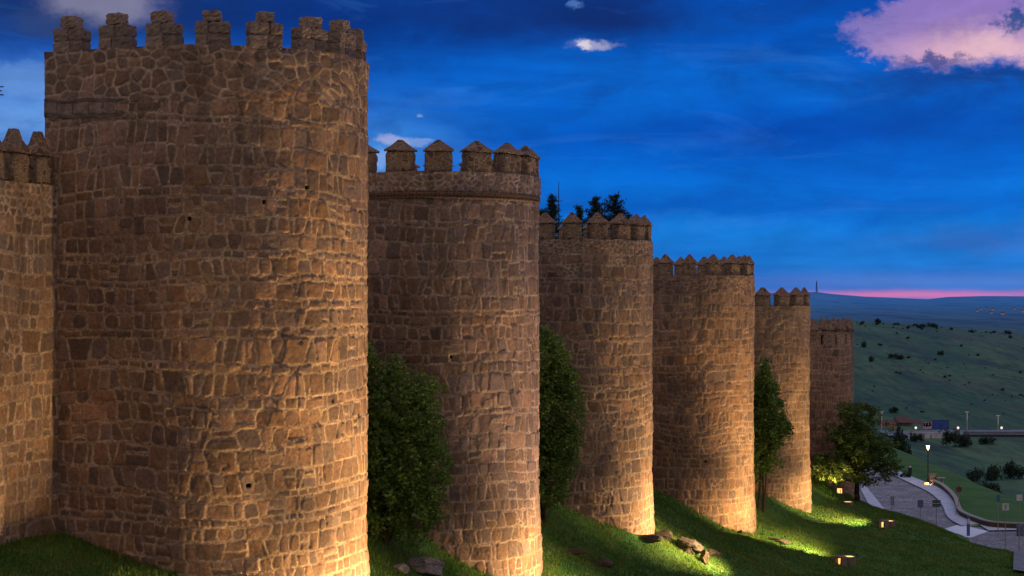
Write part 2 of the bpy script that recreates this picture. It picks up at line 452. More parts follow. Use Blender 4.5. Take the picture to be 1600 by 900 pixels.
# ------------------------------------------------------------------ masonry raster
PAL = np.array([1.16, 1.04, .94]) * np.array([(.235, .150, .092), (.185, .125, .088), (.168, .134, .122), (.128, .094, .073), (.270, .172, .115), (.205, .128, .074), (.160, .122, .104), (.225, .158, .118)])
MORTAR = np.array([.46, .335, .215])
def masonry(p, z, seed, sc=1.0, band_z=1e9, band_sz=.42, ztop=0.0, tone=1.0, mort=1.0):
    """coursed stones over an unrolled wall: relief (m) and colour for every sample"""
    rg = np.random.default_rng(seed)
    h = np.zeros(p.shape); rgb = np.zeros(p.shape + (3,))
    pw = p + .05 * vnoise(p / .45, z / .45, seed) + .028 * vnoise(p / .16, z / .16, seed + 1)
    zw = z + .05 * vnoise(p / .5, z / .5, seed + 2) + .028 * vnoise(p / .17, z / .17, seed + 3) + .34 * vnoise(p / 2.6, z / 2.7, seed + 4)
    z0 = z.min() - 1.0; lines = [z0]; hs = []; prev = 0
    while lines[-1] < z.max() + 1.0:
        t = rg.random()
        hh = rg.uniform(.66, .98) if (t < .55 or prev < .45) else rg.uniform(.26, .40) if t < .76 else rg.uniform(.45, .6)
        hh *= sc; prev = hh / sc; hs.append(hh); lines.append(lines[-1] + hh)
    lines = np.array(lines)
    ci = np.clip(np.searchsorted(lines, zw) - 1, 0, len(hs) - 1)
    D = np.zeros(p.shape); SID = np.zeros(p.shape); BUL = np.zeros(p.shape); TLT = np.zeros(p.shape)
    for c in np.unique(ci):
        mk = ci == c; x = pw[mk]; zz = zw[mk]; H = hs[c]; zl = lines[c]; zh = zl + H; zc = .5 * (zl + zh)
        ws = []; tot = -2.0
        while tot < p.max() + 2.5:
            w = np.clip(rg.lognormal(math.log(.52 if H > .42 * sc else .46), .36), .20, 1.15) * sc
            ws.append(w); tot += w
        J = -2.0 + np.concatenate([[0], np.cumsum(ws)]); k = len(J)
        T = np.clip(rg.normal(0, .17, k), -.4, .4) * (1 if H > .42 * sc else .7)
        # joints lean, so test against each neighbour
        i = np.clip(np.searchsorted(J, x) - 1, 1, k - 3)
        lt = x < J[i] + T[i] * (zz - zc); i = np.where(lt, i - 1, i)
        gt = x >= J[i + 1] + T[i + 1] * (zz - zc); i = np.where(gt, i + 1, i)
        i = np.clip(i, 0, k - 2)
        dl = x - (J[i] + T[i] * (zz - zc)); dr = (J[i + 1] + T[i + 1] * (zz - zc)) - x
        split = (rg.random(k) < .18) & (H > .58 * sc); sf_ = rg.uniform(.35, .65, k)
        zs = zl + sf_[i] * H; up = zz > zs; spl = split[i]
        lo = np.where(spl & up, zs, zl); hi = np.where(spl & ~up, zs, zh)
        drop = rg.uniform(0, .16, k)[i] * H * (rg.random(k) < .45)[i]
        hi = hi - drop
        ddx = np.minimum(dl, dr); ddz = np.minimum(zz - lo, hi - zz)
        mn = np.minimum(dl + dr, hi - lo)
        Rr = mn * (.08 + .42 * rg.random(k) ** 2.2)[i]
        TLT[mk] = (x - .5 * (J[i] + J[i + 1])) * rg.uniform(-.11, .11, k)[i] + (zz - .5 * (lo + hi)) * rg.uniform(-.09, .09, k)[i]
        inner = (ddx < Rr) & (ddz < Rr)
        d = np.where(inner, Rr - np.hypot(np.minimum(Rr - ddx, 9), np.minimum(Rr - ddz, 9)), np.minimum(ddx, ddz))
        D[mk] = d
        SID[mk] = hash2(i + 100 * (spl & up), np.full(i.shape, c), seed + 77)
        BUL[mk] = .6 + .8 * hash2(i, np.full(i.shape, c), seed + 78)
    D = D + .038 * vnoise(p / .14, z / .14, seed + 6) * sc + .026 * vnoise(p / .06, z / .06, seed + 7)
    mw = (.0115 + .024 * np.clip(vnoise(p / .8, z / .6, seed + 8) + .12, -.15, 1)) * (.55 + .45 * mort)
    # small rubble: whole zones (parapet, scattered patches)
    q = band_sz
    f1, f2, vid = voronoi(pw / q + .55 * fbm(p / .9, z / .7, seed + 23, 3), zw / (q * .78) + .55 * fbm(p / .8 + 7, z / .7, seed + 24, 3), seed + 20)
    dv = (f2 - f1) * q * .5 + .02 * vnoise(p / .08, z / .08, seed + 21)
    patch = fbm(p / 2.3, z / 1.2, seed + 30, 3) > .52
    rub = (z > band_z) | patch
    D = np.where(rub, dv, D); SID = np.where(rub, hash2(np.floor(vid * 9999), 0 * vid, seed + 79), SID)
    # pinning stones in the wide joints
    g1, g2, gid = voronoi(p / (.12 * sc), z / (.10 * sc), seed + 40)
    dp = (g2 - g1) * .12 * sc * .5
    pin = (~rub) & (D < -.008 * sc) & (dp > .012)
    t = D - mw
    ms = smooth(0, .028, t)
    face = .022 * vnoise(p / .22, z / .22, seed + 50) + .012 * vnoise(p / .07, z / .07, seed + 51)
    h = ms * (.017 + .013 * BUL * (1 - np.exp(-np.maximum(t, 0) / .05)) + .045 * (SID - .5) + face * 1.0 + TLT * .85 * (~rub)) + (1 - ms) * (.008 + .014 * vnoise(p / .05, z / .05, seed + 52))
    h = np.where(pin, .016 + .010 * smooth(.012, .03, dp), h)
    h = h + .15 * vnoise(p / 3.3, z / 4.1, seed + 90) + .07 * vnoise(p / 1.2, z / 1.4, seed + 91)
    idx = np.floor(SID * 7.999).astype(int)
    cs = PAL[idx] * (.74 + .52 * hash2(np.floor(SID * 99991), 0 * SID, seed + 80))[..., None]
    cs *= (1 + .35 * vnoise(p / .16, z / .3, seed + 60))[..., None]
    dark_spot = smooth(.30, .42, vnoise(p / .55, z / .4, seed + 61))[..., None]
    cs = cs * (1 - .28 * dark_spot); cs = cs * .72 + .28 * np.array([.225, .155, .105])
    cm = MORTAR * 1.06 * (.80 + .5 * vnoise(p / .4, z / .4, seed + 62) + .35 * vnoise(p / .06, z / .06, seed + 63))[..., None]
    rgb = cm * (1 - ms[..., None]) + cs * ms[..., None]
    rgb = rgb * mort + (1 - mort) * (cs * .55 + rgb * .45)
    pc = PAL[np.floor(gid * 7.999).astype(int)] * 1.05
    rgb = np.where(pin[..., None], pc, rgb)
    # darker and greyer toward the top, streaks from the parapet
    top = smooth(ztop - 5.5, ztop - .3, z + .8 * vnoise(p / .8, z / 2.5, seed + 64))[..., None]
    grey = rgb.mean(-1, keepdims=True)
    rgb = rgb * (1 - .30 * top) + grey * np.array([.95, .88, .98]) * .26 * top
    streak = smooth(.12, .42, vnoise(p / .35, z / 5.0, seed + 65)) * smooth(ztop - 6, ztop, z)
    rgb = rgb * (1 - .35 * streak)[..., None]
    return h, np.clip(rgb * tone, .012, .7)

RT = 4.0
TOW = [  # right silhouette column, depth, crenel height, grid step, first merlon offset, merlon pitch
    dict(u=572, d=51.0, zc=6.71, st=.026, m0=.72, mp=1.50, kind='step'),
    dict(u=841, d=65.0, zc=4.24, st=.030, m0=1.11, mp=1.50, kind='cap', mw=.96, mh=.72, ch=.40),
    dict(u=1018, d=80.0, zc=2.29, st=.037, m0=.20, mp=1.27, kind='cap', mw=.80, mh=.70, ch=.48),
    dict(u=1178, d=100.0, zc=.89, st=.042, m0=.68, mp=1.46, kind='cap', mw=.74, mh=.66, ch=.50),
    dict(u=1265, d=116.0, zc=-.96, st=.05, m0=.88, mp=1.52, kind='cap', mw=.90, mh=.68, ch=.52),
    dict(u=1334, d=134.0, zc=-3.08, st=.055, m0=.40, mp=1.22, kind='low', mw=.74, mh=.14, ch=.84)]
for t in TOW:
    ph = math.atan((t['u'] - 800) / FPX)
    xc = (t['d'] * math.sin(ph) - RT) / math.cos(ph)
    t['s'], t['n'] = sn(xc, t['d'])
NIN = -.47
def outline(t, p):
    """point and outward normal on a tower's U-shaped plan, p metres from the inner end of the flank that faces us"""
    p = np.asarray(p, float); Lf = t['n'] - NIN; arc = PI * RT
    a = np.clip((p - Lf) / RT, 0, PI)
    s = t['s'] - RT * np.cos(a); n = t['n'] + RT * np.sin(a)
    n = n + np.minimum(p - Lf, 0) - np.maximum(p - Lf - arc, 0)
    ns = -np.cos(a); nn_ = np.sin(a)
    x, y = xy(s, n)
    return x, y, ns * W2[0] + nn_ * N2[0], ns * W2[1] + nn_ * N2[1]
def perimeter(t): return 2 * (t['n'] - NIN) + PI * RT

TL = ['nearest and tallest tower with stepped block merlons along its top', 'second tower from the viewer, brick-lined parapet under roof-shaped merlons',
      'third tower, dark conifers showing above its merlons, rocks at its foot', 'fourth tower, broad and evenly lit, two rows of small merlons',
      'fifth tower, narrow in view, merlons standing against the hills', 'last small dusky tower behind the leafy tree, merlons filled in']

def rough_box(w, dpt, h, seed, amp=.025, cuts=5, taper=1.0):
    """a hewn block: subdivided box with softened, uneven faces; base at z=0"""
    vs = {}; vl = []; fs = []
    def vid(i, j, k):
        if (i, j, k) not in vs:
            x = (i / cuts - .5); y = (j / cuts - .5); z = k / cuts
            r = .06
            e = sum(1 for q in (abs(x), abs(y), abs(z - .5)) if q > .49)
            sh = 1 - (.035 if e == 2 else .07 if e == 3 else 0)
            tt = 1 + (taper - 1) * z
            q = np.array([x * w * sh * tt, y * dpt * sh * tt, (z - .5) * h * sh + h * .5])
            q += amp * np.array([hash2(i * 7 + j, k * 5 + j, seed) - .5, hash2(i * 7 + j, k * 5 + j, seed + 1) - .5, hash2(i + j * 7, k * 3 + j, seed + 2) - .5])
            vs[(i, j, k)] = len(vl); vl.append(q)
        return vs[(i, j, k)]
    C = cuts
    for a in range(C):
        for b in range(C):
            fs += [(vid(a, b, 0), vid(a, b + 1, 0), vid(a + 1, b + 1, 0), vid(a + 1, b, 0)), (vid(a, b, C), vid(a + 1, b, C), vid(a + 1, b + 1, C), vid(a, b + 1, C)),
                   (vid(a, 0, b), vid(a + 1, 0, b), vid(a + 1, 0, b + 1), vid(a, 0, b + 1)), (vid(a, C, b), vid(a, C, b + 1), vid(a + 1, C, b + 1), vid(a + 1, C, b)),
                   (vid(0, a, b), vid(0, a, b + 1), vid(0, a + 1, b + 1), vid(0, a + 1, b)), (vid(C, a, b), vid(C, a + 1, b), vid(C, a + 1, b + 1), vid(C, a, b + 1))]
    return np.array(vl), fs
def pyramid(w, dpt, h, seed, blunt=.10, over=.05):
    """coping: low roof with an overhanging drip edge; base at z=0"""
    a, b = w / 2 + over, dpt / 2 + over; e = .05
    rg = np.random.default_rng(seed)
    v = []
    for z, f in ((0, 1), (e, 1), (e + (h - e) * .5, .53), (h, blunt)):
        n = 4
        ring = []
        for k in range(4):
            p0 = np.array([(-a, -b), (a, -b), (a, b), (-a, b)][k]); p1 = np.array([(-a, -b), (a, -b), (a, b), (-a, b)][(k + 1) % 4])
            for q in range(n): ring.append(p0 + (p1 - p0) * q / n)
        for q in ring: v.append((q[0] * f + rg.uniform(-.018, .018), q[1] * f + rg.uniform(-.018, .018), z + rg.uniform(-.018, .018)))
    K = 16
    f = [(j * K + i, j * K + (i + 1) % K, (j + 1) * K + (i + 1) % K, (j + 1) * K + i) for j in range(3) for i in range(K)]
    f += [tuple(range(K))[::-1], tuple(range(3 * K, 4 * K))]
    return np.array(v), f

def merlon_step(seed, i):
    mb = MB(); rg = random.Random(seed)
    def put(x, z, w, h, d=.52):
        v, f = rough_box(w, d, h, rg.randint(0, 9999), .035); v = v + np.array([x, rg.uniform(-.02, .02), z]); mb.add(v, f)
    a = rg.uniform(.34, .62); put(-.47 + a * .47, -.06, a * .94 - .02, .40); put(-.47 + a * .94 + (1 - a) * .47, -.06, (1 - a) * .94 - .02, .40)
    b = rg.uniform(.34, .62); hh = .34 + rg.uniform(-.02, .03); put(-.47 + b * .47, .35, b * .94 - .02, hh); put(-.47 + b * .94 + (1 - b) * .47, .35, (1 - b) * .94 - .02, hh - .02)
    core, cf = rough_box(.88, .44, .66, 3, .01, 2); mb.add(core + np.array([0, 0, -.02]), cf)
    tp = MB(); v, f = rough_box(.46 + rg.uniform(-.03, .06), .44, .30 + rg.uniform(-.02, .04), seed, .04); tp.add(v, f)
    return mb, tp, .35 + hh + .005

first_merlons = {}
BACK = {2: .6, 3: .7}
def build_tower(ti, t):
    root = empty('fortress_tower', (0, 0, 0)); x0, y0 = xy(t['s'], t['n']); zb = float(ground_sn(t['s'], t['n']))
    root.location = (x0, y0, zb)
    tag(root, TL[ti], 'tower', 'towers along the town wall')
    L = perimeter(t); Lf = t['n'] - NIN; st = t['st']
    p_fine = Lf + RT * R(150)
    ps = np.concatenate([np.arange(0, p_fine, st), np.arange(p_fine, L, .14), [L]])
    zlow = min(float(ground_sn(t['s'], t['n'] + RT + .6)), float(ground_sn(t['s'] + 4, t['n'] + RT + .5))) - .5
    zs = np.arange(zlow, t['zc'] + st, st); zs[-1] = t['zc']
    Pg, Zz = np.meshgrid(ps, zs, indexing='xy')
    band = t['zc'] - (1.55 if ti == 0 else [0, .72, .55, .8, .75, 1.0][ti])
    bsz = .40 if ti == 0 else .24
    h, rgb = masonry(Pg, Zz, 100 + 13 * ti, [.68, .68, .66, .66, .68, .70][ti], band, bsz, t['zc'], np.array([(1.04, 1.0, .97), (.98, .98, 1.06), (1.0, 1.0, 1.02), (1.04, .99, .95), (1.0, .99, .95), (1.12, 1.06, 1.04)][ti]), [1, .9, .75, .5, .45, .6][ti])
    if ti == 0:   # remains of a brick string course under the parapet
        bz = band - .05
        bz = bz + .10 * vnoise(Pg / .7, Pg * 0, 6) - .02 * Pg
        on = (np.abs(Zz - bz) < .27 + .06 * vnoise(Pg / .3, Zz * 0, 7)) & (Pg < 2.3 + 1.2 * vnoise(Pg / .5, Zz / .12, 5))
        fr = (Pg / .47 + .25 * vnoise(Pg / .6, Zz * 0, 15)) % 1; edge = np.minimum(fr, 1 - fr) * .47
        thin = np.abs(Zz - bz) > .17
        jt = smooth(.0, .035, np.where(thin, np.abs(((Zz - bz) / .055) % 1 - .5) * .05, np.minimum(edge, .17 - np.abs(Zz - bz))))
        h = np.where(on, .012 + .025 * jt + .008 * thin + .15 * vnoise(Pg / 3.3, Zz / 4.1, 190), h); rgb = np.where(on[..., None], (np.array([.185, .138, .115]) * (.55 + .55 * jt)[..., None]) * (1 + .7 * vnoise(Pg / .2, Zz / .15, 8))[..., None], rgb)
    if ti == 1:   # brick rows under the parapet, which stands slightly proud
        bz = band - .12
        on = np.abs(Zz - bz) < .10
        rows = np.abs(((Zz - bz) / .075) % 1 - .5); colm = np.abs((Pg / .26 + .5 * np.floor((Zz - bz) / .075)) % 1 - .5)
        jt = smooth(.06, .2, rows) * smooth(.03, .1, colm)
        h = np.where(on, .05 + .035 * jt, h + .055 * (Zz > band)); rgb = np.where(on[..., None], np.array([.13, .080, .055]) * (.45 + .7 * jt)[..., None], rgb)
    if ti == 5:   # recessed slots between the filled-in merlons, their shade painted near black
        q = ((Pg - t['m0'] - .61) / t['mp']) % 1; q = np.minimum(q, 1 - q) * t['mp']
        on = (q < .09) & (Zz > t['zc'] - .95) & (Zz < t['zc'] - .25)
        h = np.where(on, -.3, h); rgb = np.where(on[..., None], np.array([.02, .017, .016]), rgb)
    # a few putlog holes: shallow pits with their inner shade painted near black
    rg = np.random.default_rng(500 + ti)
    for _ in range(5):
        hp, hz = rg.uniform(.5, p_fine - .5), rg.uniform(zlow + 2, band - .3)
        mk = (np.abs(Pg - hp) < .055) & (np.abs(Zz - hz) < .055); h = np.where(mk, -.12, h); rgb = np.where(mk[..., None], .02, rgb)
    x, y, nx, ny = outline(t, Pg)
    low = 1.2 * np.clip((zlow + 4.0 - Zz), 0, 4) * .03          # slight spread at the foot
    rim = .05 * vnoise(Pg / .5, Zz * 0, 70 + ti) * smooth(t['zc'] - .12, t['zc'], Zz)
    hh = h + low
    V = np.stack([x + nx * hh - x0, y + ny * hh - y0, Zz + rim - zb], -1).reshape(-1, 3)
    mesh_obj('wall', V, grid_faces(len(zs), len(ps)), M['stone'], root, True, rgb.reshape(-1, 3))
    # terrace closing the top and the inner end
    q = np.arange(0, L + .01, .3); x, y, nx, ny = outline(t, np.minimum(q, L)); ring = np.stack([x - nx * .02 - x0, y - ny * .02 - y0], -1); k = len(ring)
    v = np.concatenate([np.c_[ring, np.full(k, t['zc'] - .04 - zb)], [[ring[0][0], ring[0][1], -3], [ring[-1][0], ring[-1][1], -3]]])
    mesh_obj('terrace', v, [tuple(range(k)), (k - 1, 0, k, k + 1)], M['rubble'], root)
    # merlons
    nm = int((L - t['m0'] - .2) / t['mp']) + 1
    for i in range(nm):
        p = t['m0'] + i * t['mp']
        if ti in (2, 3) and p > Lf + RT * 2.0: p += BACK[ti]
        if p > L - .3: continue
        if ti: p += random.uniform(-.03, .03)
        x, y, nx, ny = [float(q) for q in outline(t, p)]
        ang = math.atan2(nx, -ny)          # local -y faces outward
        loc = (x - nx * .28 - x0, y - ny * .28 - y0, t['zc'] - zb)
        key = (t['kind'], t.get('mw'), i % 4)
        if key in first_merlons and t['kind'] != 'step':
            mer = copy_tree(first_merlons[key], root)
        elif t['kind'] == 'step':
            mb, tp, zt = merlon_step(900 + i, i); mer = mb.build('merlon', M['block'], root, sm=False)
            c = tp.build('top_block', M['block'], mer); c.location = (random.uniform(-.05, .05), 0, zt)
        else:
            v, f = rough_box(t['mw'], .56, t['mh'] + .05, 40 + i + 10 * ti, .045, 6); v = v - np.array([0, 0, .05])
            mer = mesh_obj('merlon', v, f, M['rubble' if ti < 2 else 'fine_rubble'], root, True)
            v, f = pyramid(t['mw'], .56, t['ch'], 60 + i, .14 if ti != 2 else .12, .045)
            c = mesh_obj('cap', v, f, M['cap'], mer); c.location = (0, 0, t['mh'] + .004)
        first_merlons.setdefault(key, mer)
        mer.location = loc; mer.rotation_euler = (random.uniform(-.015, .015), random.uniform(-.02, .02), ang)
        if t['kind'] == 'step':
            mer.location.z += random.uniform(-.06, .03)
    return root
for ti, t in enumerate(TOW): build_tower(ti, t)

# curtain walls between the towers
CL = ['stretch of curtain wall with pointed merlons before the nearest tower', 'recessed curtain wall between the nearest and second towers', 'recessed curtain wall between the second and third towers',
      'recessed curtain wall between the third and fourth towers', 'recessed curtain wall between the fourth and fifth towers', 'recessed curtain wall between the fifth and last towers']
curtain_proto = None
def build_curtain(k, s0, s1, ztop, st, s_fine=None):
    global curtain_proto
    x0, y0 = xy(.5 * (s0 + s1), 0); zb = float(ground_sn(.5 * (s0 + s1), .2))
    root = empty('curtain_wall', (x0, y0, zb)); tag(root, CL[k], 'wall', 'curtain walls between the towers')
    ps = np.arange(s0, s1 + .001, st) if s_fine is None else np.concatenate([np.arange(s0, s_fine, .15), np.arange(s_fine, s1 + st, st)])
    zl = min(float(ground_sn(s0, .2)), float(ground_sn(s1, .2))) - .5
    zs = np.arange(zl, ztop + st, st); zs[-1] = ztop
    Pg, Zz = np.meshgrid(ps, zs, indexing='xy')
    h, rgb = masonry(Pg - s0, Zz, 300 + 7 * k, .72, ztop - .9, .26, ztop, 1.05)
    x, y = xy(Pg, h)
    mesh_obj('wall', np.stack([x - x0, y - y0, Zz - zb], -1).reshape(-1, 3), grid_faces(len(zs), len(ps)), M['stone'], root, True, rgb.reshape(-1, 3))
    c = [xy(s0, -.05), xy(s1, -.05), xy(s1, -2.2), xy(s0, -2.2)]
    mesh_obj('wall_walk', np.array([(a - x0, b - y0, ztop - .05 - zb) for a, b in c] + [(a - x0, b - y0, -4) for a, b in c[2:]]), [(0, 1, 2, 3), (3, 2, 4, 5)], M['rubble'], root)
    ang = math.atan2(N2[0], -N2[1]); n = int((s1 - s0 - .2) / 1.08)
    for i in range(n):
        s = s1 - .62 - 1.08 * i
        x, y = xy(s, -.28)
        if curtain_proto and i % 3 < len(curtain_proto):
            mer = copy_tree(curtain_proto[i % 3], root)
        else:
            v, f = rough_box(.70, .52, .85, 70 + i, .045, 6); v = v - np.array([0, 0, .05])
            mer = mesh_obj('merlon', v, f, M['fine_rubble'], root, True)
            v, f = pyramid(.70, .52, .66, 80 + i, .30, .03); cp = mesh_obj('cap', v, f, M['cap'], mer); cp.location = (0, 0, .804)
        mer.location = (x - x0, y - y0, ztop - zb); mer.rotation_euler = (0, random.uniform(-.02, .02), ang)
    if k == 0: curtain_proto = [c for c in root.children if c.name.startswith('merlon')][:3]
sa = [t['s'] for t in TOW]
build_curtain(0, sa[0] - RT - 11.5, sa[0] - RT + .05, 2.95, .03, sa[0] - RT - 4.6)
for k in range(1, 6): build_curtain(k, sa[k - 1] + RT - .05, sa[k] - RT + .05, TOW[k]['zc'] - 3.9, .09)

# ------------------------------------------------------------------ grass (blades nobody could count)
def grass_blades(nb):
    # samples thinned with distance, only on open lawn
    s = rng.uniform(35, 142, nb); n = rng.uniform(0, 27, nb)
    x = s * W2[0] + (n - N0) * N2[0]; y = s * W2[1] + (n - N0) * N2[1]
    z = height(x, y)
    keep = (rng.random(nb) < np.clip(70 / y, 0, 1) ** 1.4) & (z > ROADZ + .35) & (n > .15)
    u = 800 + FPX * x / y; v = HV - FPX * z / y
    keep &= (v < 960) & (u < 1660) & (u > -60)
    for t in TOW:
        ds = np.abs(s - t['s']); r = np.hypot(s - t['s'], n - t['n'])
        keep &= ~((ds < RT) & (n < t['n'])) & ~(r < RT + .05)
    x, y, z, s, n = x[keep], y[keep], z[keep], s[keep], n[keep]; k = len(x)
    tall = .05 + .10 * rng.random(k) ** 2 + .10 * np.clip(fbm(s / 1.7, n / 1.2, 41, 3), 0, 1)
    a = rng.uniform(0, 2 * PI, k); w = rng.uniform(.012, .028, k); le = rng.uniform(-.6, .6, (2, k)) * tall
    v = np.stack([np.stack([x - np.cos(a) * w, y - np.sin(a) * w, z - .02], -1), np.stack([x + np.cos(a) * w, y + np.sin(a) * w, z - .02], -1),
                  np.stack([x + le[0], y + le[1], z + tall], -1)], 1).reshape(-1, 3)
    o = mesh_obj('grass', v, np.arange(3 * k).reshape(-1, 3), M['grass'])
    tag(o, 'rough mown grass covering the bank below the towers', 'grass', kind='stuff')
grass_blades(900000)

# ------------------------------------------------------------------ foliage
def leaves_from(points, size, seed, flat=.5, aspect=.55):
    rg = np.random.default_rng(seed); k = len(points)
    a = rg.normal(size=(k, 3)); a[:, 2] *= flat; a /= np.linalg.norm(a, axis=1, keepdims=True)
    b = np.cross(a, rg.normal(size=(k, 3))); b /= np.linalg.norm(b, axis=1, keepdims=True)
    sz = size * rg.uniform(.6, 1.35, (k, 1)); a = a * sz * .5; b = b * sz * .5 * aspect
    v = np.stack([points - a, points + b, points + a, points - b], 1).reshape(-1, 3)
    return v, np.arange(4 * k).reshape(-1, 4)
def clump_points(cl, per, rad, seed):
    rg = np.random.default_rng(seed)
    p = np.repeat(cl, per, 0); q = rg.normal(size=p.shape); q /= np.linalg.norm(q, axis=1, keepdims=True)
    return p + q * (rg.random((len(p), 1)) ** .5) * rad
def shell_clumps(blobs, k, seed, inner=.45):
    """clump centres through the outer part of a set of ellipsoids"""
    rg = np.random.default_rng(seed); vol = np.array([b[3] * b[4] * b[5] for b in blobs]); out = []
    for i, b in enumerate(blobs):
        m = int(k * vol[i] ** .7 / (vol ** .7).sum())
        q = rg.normal(size=(m, 3)); q /= np.linalg.norm(q, axis=1, keepdims=True)
        r = inner + (1 - inner) * rg.random((m, 1)) ** .6; r = r + (rg.random((m, 1)) < .12) * rg.uniform(.05, .3, (m, 1))
        out.append(np.array(b[:3]) + q * r * np.array(b[3:6]))
    return np.concatenate(out)
def limb(mb, p, q, r0, r1, seed, seg=4, wob=.08):
    rg = np.random.default_rng(seed); p = np.array(p, float); q = np.array(q, float); L = np.linalg.norm(q - p); a = p
    for i in range(seg):
        f = (i + 1) / seg; b = p + (q - p) * f + (rg.normal(size=3) * wob * L * (f < 1)); b[2] += .06 * L * math.sin(PI * f)
        mb.tube(a, b, r0 + (r1 - r0) * i / seg, r0 + (r1 - r0) * f, 7); a = b
def bush(name, loc, blobs, nclump, per, leaf, mat, label, cat, group=None, seed=1, rad=.28, zsc=1.0, xsc=1.0):
    root = empty(name, loc); tag(root, label, cat, group); root.scale = (xsc, xsc, zsc)
    cl = shell_clumps(blobs, nclump, seed)
    v, f = leaves_from(clump_points(cl, per, rad, seed + 1), leaf, seed + 2)
    mesh_obj('crown', v, f, mat, root)
    mb = MB(); rg = random.Random(seed)
    for b in blobs:
        base = (rg.uniform(-.2, .2), rg.uniform(-.2, .2), -.15); limb(mb, base, (b[0] * .6, b[1] * .6, b[2] * .8), .06, .015, rg.randint(0, 999), 4, .02)
    mb.build('trunk', M['bark'], root, sm=True)
    return root
x, y = at(602, 0, 58)[0], 58.0
bush('large_bush', (x, y, zg(x, y)), [(0, 0, 1.9, 2.15, 1.9, 2.0), (.2, .2, 3.9, 1.85, 1.6, 1.55), (-.9, .3, 5.0, 1.3, 1.3, 1.2), (.55, -.3, 2.6, 1.75, 1.4, 1.6), (1.15, 0, 4.6, .65, .6, .6), (.9, 0, 1.2, 1.0, 1.1, .9), (-1.4, .2, 3.0, 1.5, 1.4, 2.0)],
     900, 34, .15, M['bushleaf'], 'big rounded bush crowding the gap between the first two towers', 'bush', seed=11, zsc=1.10)
x, y = at(850, 0, 71.5)[0], 71.5
bush('large_bush', (x, y, zg(x, y)), [(0, 0, 2.2, 1.35, 1.5, 1.9), (.15, 0, 4.0, 1.4, 1.5, 1.7), (-.1, 0, 5.9, 1.15, 1.3, 1.2), (-.9, 0, 6.4, .7, .7, .7), (.45, 0, 3.0, 1.05, 1.1, 1.0), (.5, 0, 5.2, .85, .9, .8)],
     760, 34, .15, M['bushleaf'], 'tall narrow bush squeezed between the second and third towers', 'bush', seed=21, zsc=1.14)
x, y = at(1190, 0, 106.5)[0], 106.5
bush('small_tree', (x, y, zg(x, y)), [(0, 0, 3.9, 1.25, 1.3, 1.25), (-.1, 0, 2.5, .85, .9, .8), (.1, 0, 4.7, 1.1, 1.2, 1.3), (.1, 0, 5.9, .7, .8, .9), (.75, 0, 4.1, .7, .7, .6), (.2, 0, 6.9, .35, .4, .5)],
     420, 34, .17, M['bushleaf'], 'small upright tree rising between the fourth and fifth towers', 'tree', seed=31, zsc=1.26, xsc=1.2)

# the broad tree in front of the last tower
def broad_tree():
    x, y, z = on_ground(1340, 784, 110, 140)
    root = empty('broadleaf_tree', (x, y, z)); tag(root, 'spreading leafy tree by the cobbled road, its lower boughs lit yellow', 'tree')
    mb = MB(); rg = np.random.default_rng(5)
    limb(mb, (0, 0, -.3), (-.05, 0, 1.7), .22, .17, 1, 5, .02); limb(mb, (-.05, 0, 1.7), (.1, .1, 4.6), .16, .06, 2, 5, .04)
    tips = []
    for i in range(26):
        a = i * 2.4 + rg.uniform(-.3, .3); h0 = 1.5 + 3.2 * (i / 26); ln = (2.95 - 1.3 * (i / 26) ** 1.6) * rg.uniform(.72, 1.08)
        q = np.array([math.cos(a) * ln, math.sin(a) * ln, h0 + ln * rg.uniform(.15, .5)]); p = np.array([-.03, .03, h0])
        if q[0] > 0: q[2] -= .15
        limb(mb, p, q, .07, .02, 50 + i, 4, .05); tips.append((p, q))
    for i in range(9):
        a = PI + (i - 4) * .17; h0 = 1.35 + .12 * i; ln = rg.uniform(2.6, 3.5)
        q = np.array([math.cos(a) * ln, math.sin(a) * ln, h0 + .35 + rg.uniform(-.45, .5)]); p = np.array([-.03, .03, h0]); limb(mb, p, q, .06, .015, 90 + i, 4, .04); tips.append((p, q))
    mb.build('trunk', M['bark'], root, sm=True)
    cl = []
    for p, q in tips:
        for k in range(24):
            f = rg.uniform(.42, 1.08); cl.append(p + (q - p) * f + rg.normal(size=3) * np.array([.36, .36, .26]))
    for k in range(190): cl.append(np.array([rg.normal() * .85, rg.normal() * .85, rg.uniform(4.4, 7.2)]) * np.array([1, 1, 1]))
    cl = np.array(cl); cl[:, 2] = np.maximum(cl[:, 2], 1.25 + .2 * rg.random(len(cl)))
    v, f = leaves_from(clump_points(cl, 36, .26, 6), .17, 7)
    mesh_obj('crown', v, f, M['treeleaf'], root)
broad_tree()

# conifers inside the walls
def conifer(loc, hgt, rad, label, seed):
    root = empty('conifer_tree', loc); tag(root, label, 'tree', 'conifers showing above the third tower')
    mb = MB(); mb.tube((0, 0, 0), (0, 0, hgt), .22, .02, 7); rg = np.random.default_rng(seed); pts = []
    z = hgt * .3
    while z < hgt - .1:
        f = 1 - (z / hgt); nb = 6 if f > .1 else 4
        for i in range(nb):
            a = rg.uniform(0, 2 * PI); L = rad * (f ** .66) * 1.5 * rg.uniform(.5, 1.2) + .08
            e = np.array([math.cos(a) * L, math.sin(a) * L, z + L * rg.uniform(.1, .6)])
            mb.tube((0, 0, z), e, .03, .008, 4)
            m = int(22 + 90 * L)
            t_ = rg.random((m, 1)) ** .8; pts.append(np.array([0, 0, z]) + (e - np.array([0, 0, z])) * t_ + rg.normal(size=(m, 3)) * np.array([.09, .09, .07]))
        z += .24
    mb.build('trunk', M['bark'], root, sm=True)
    v, f = leaves_from(np.concatenate(pts), .20, seed + 1, .8, .22); mesh_obj('crown', v, f, M['needle'], root)
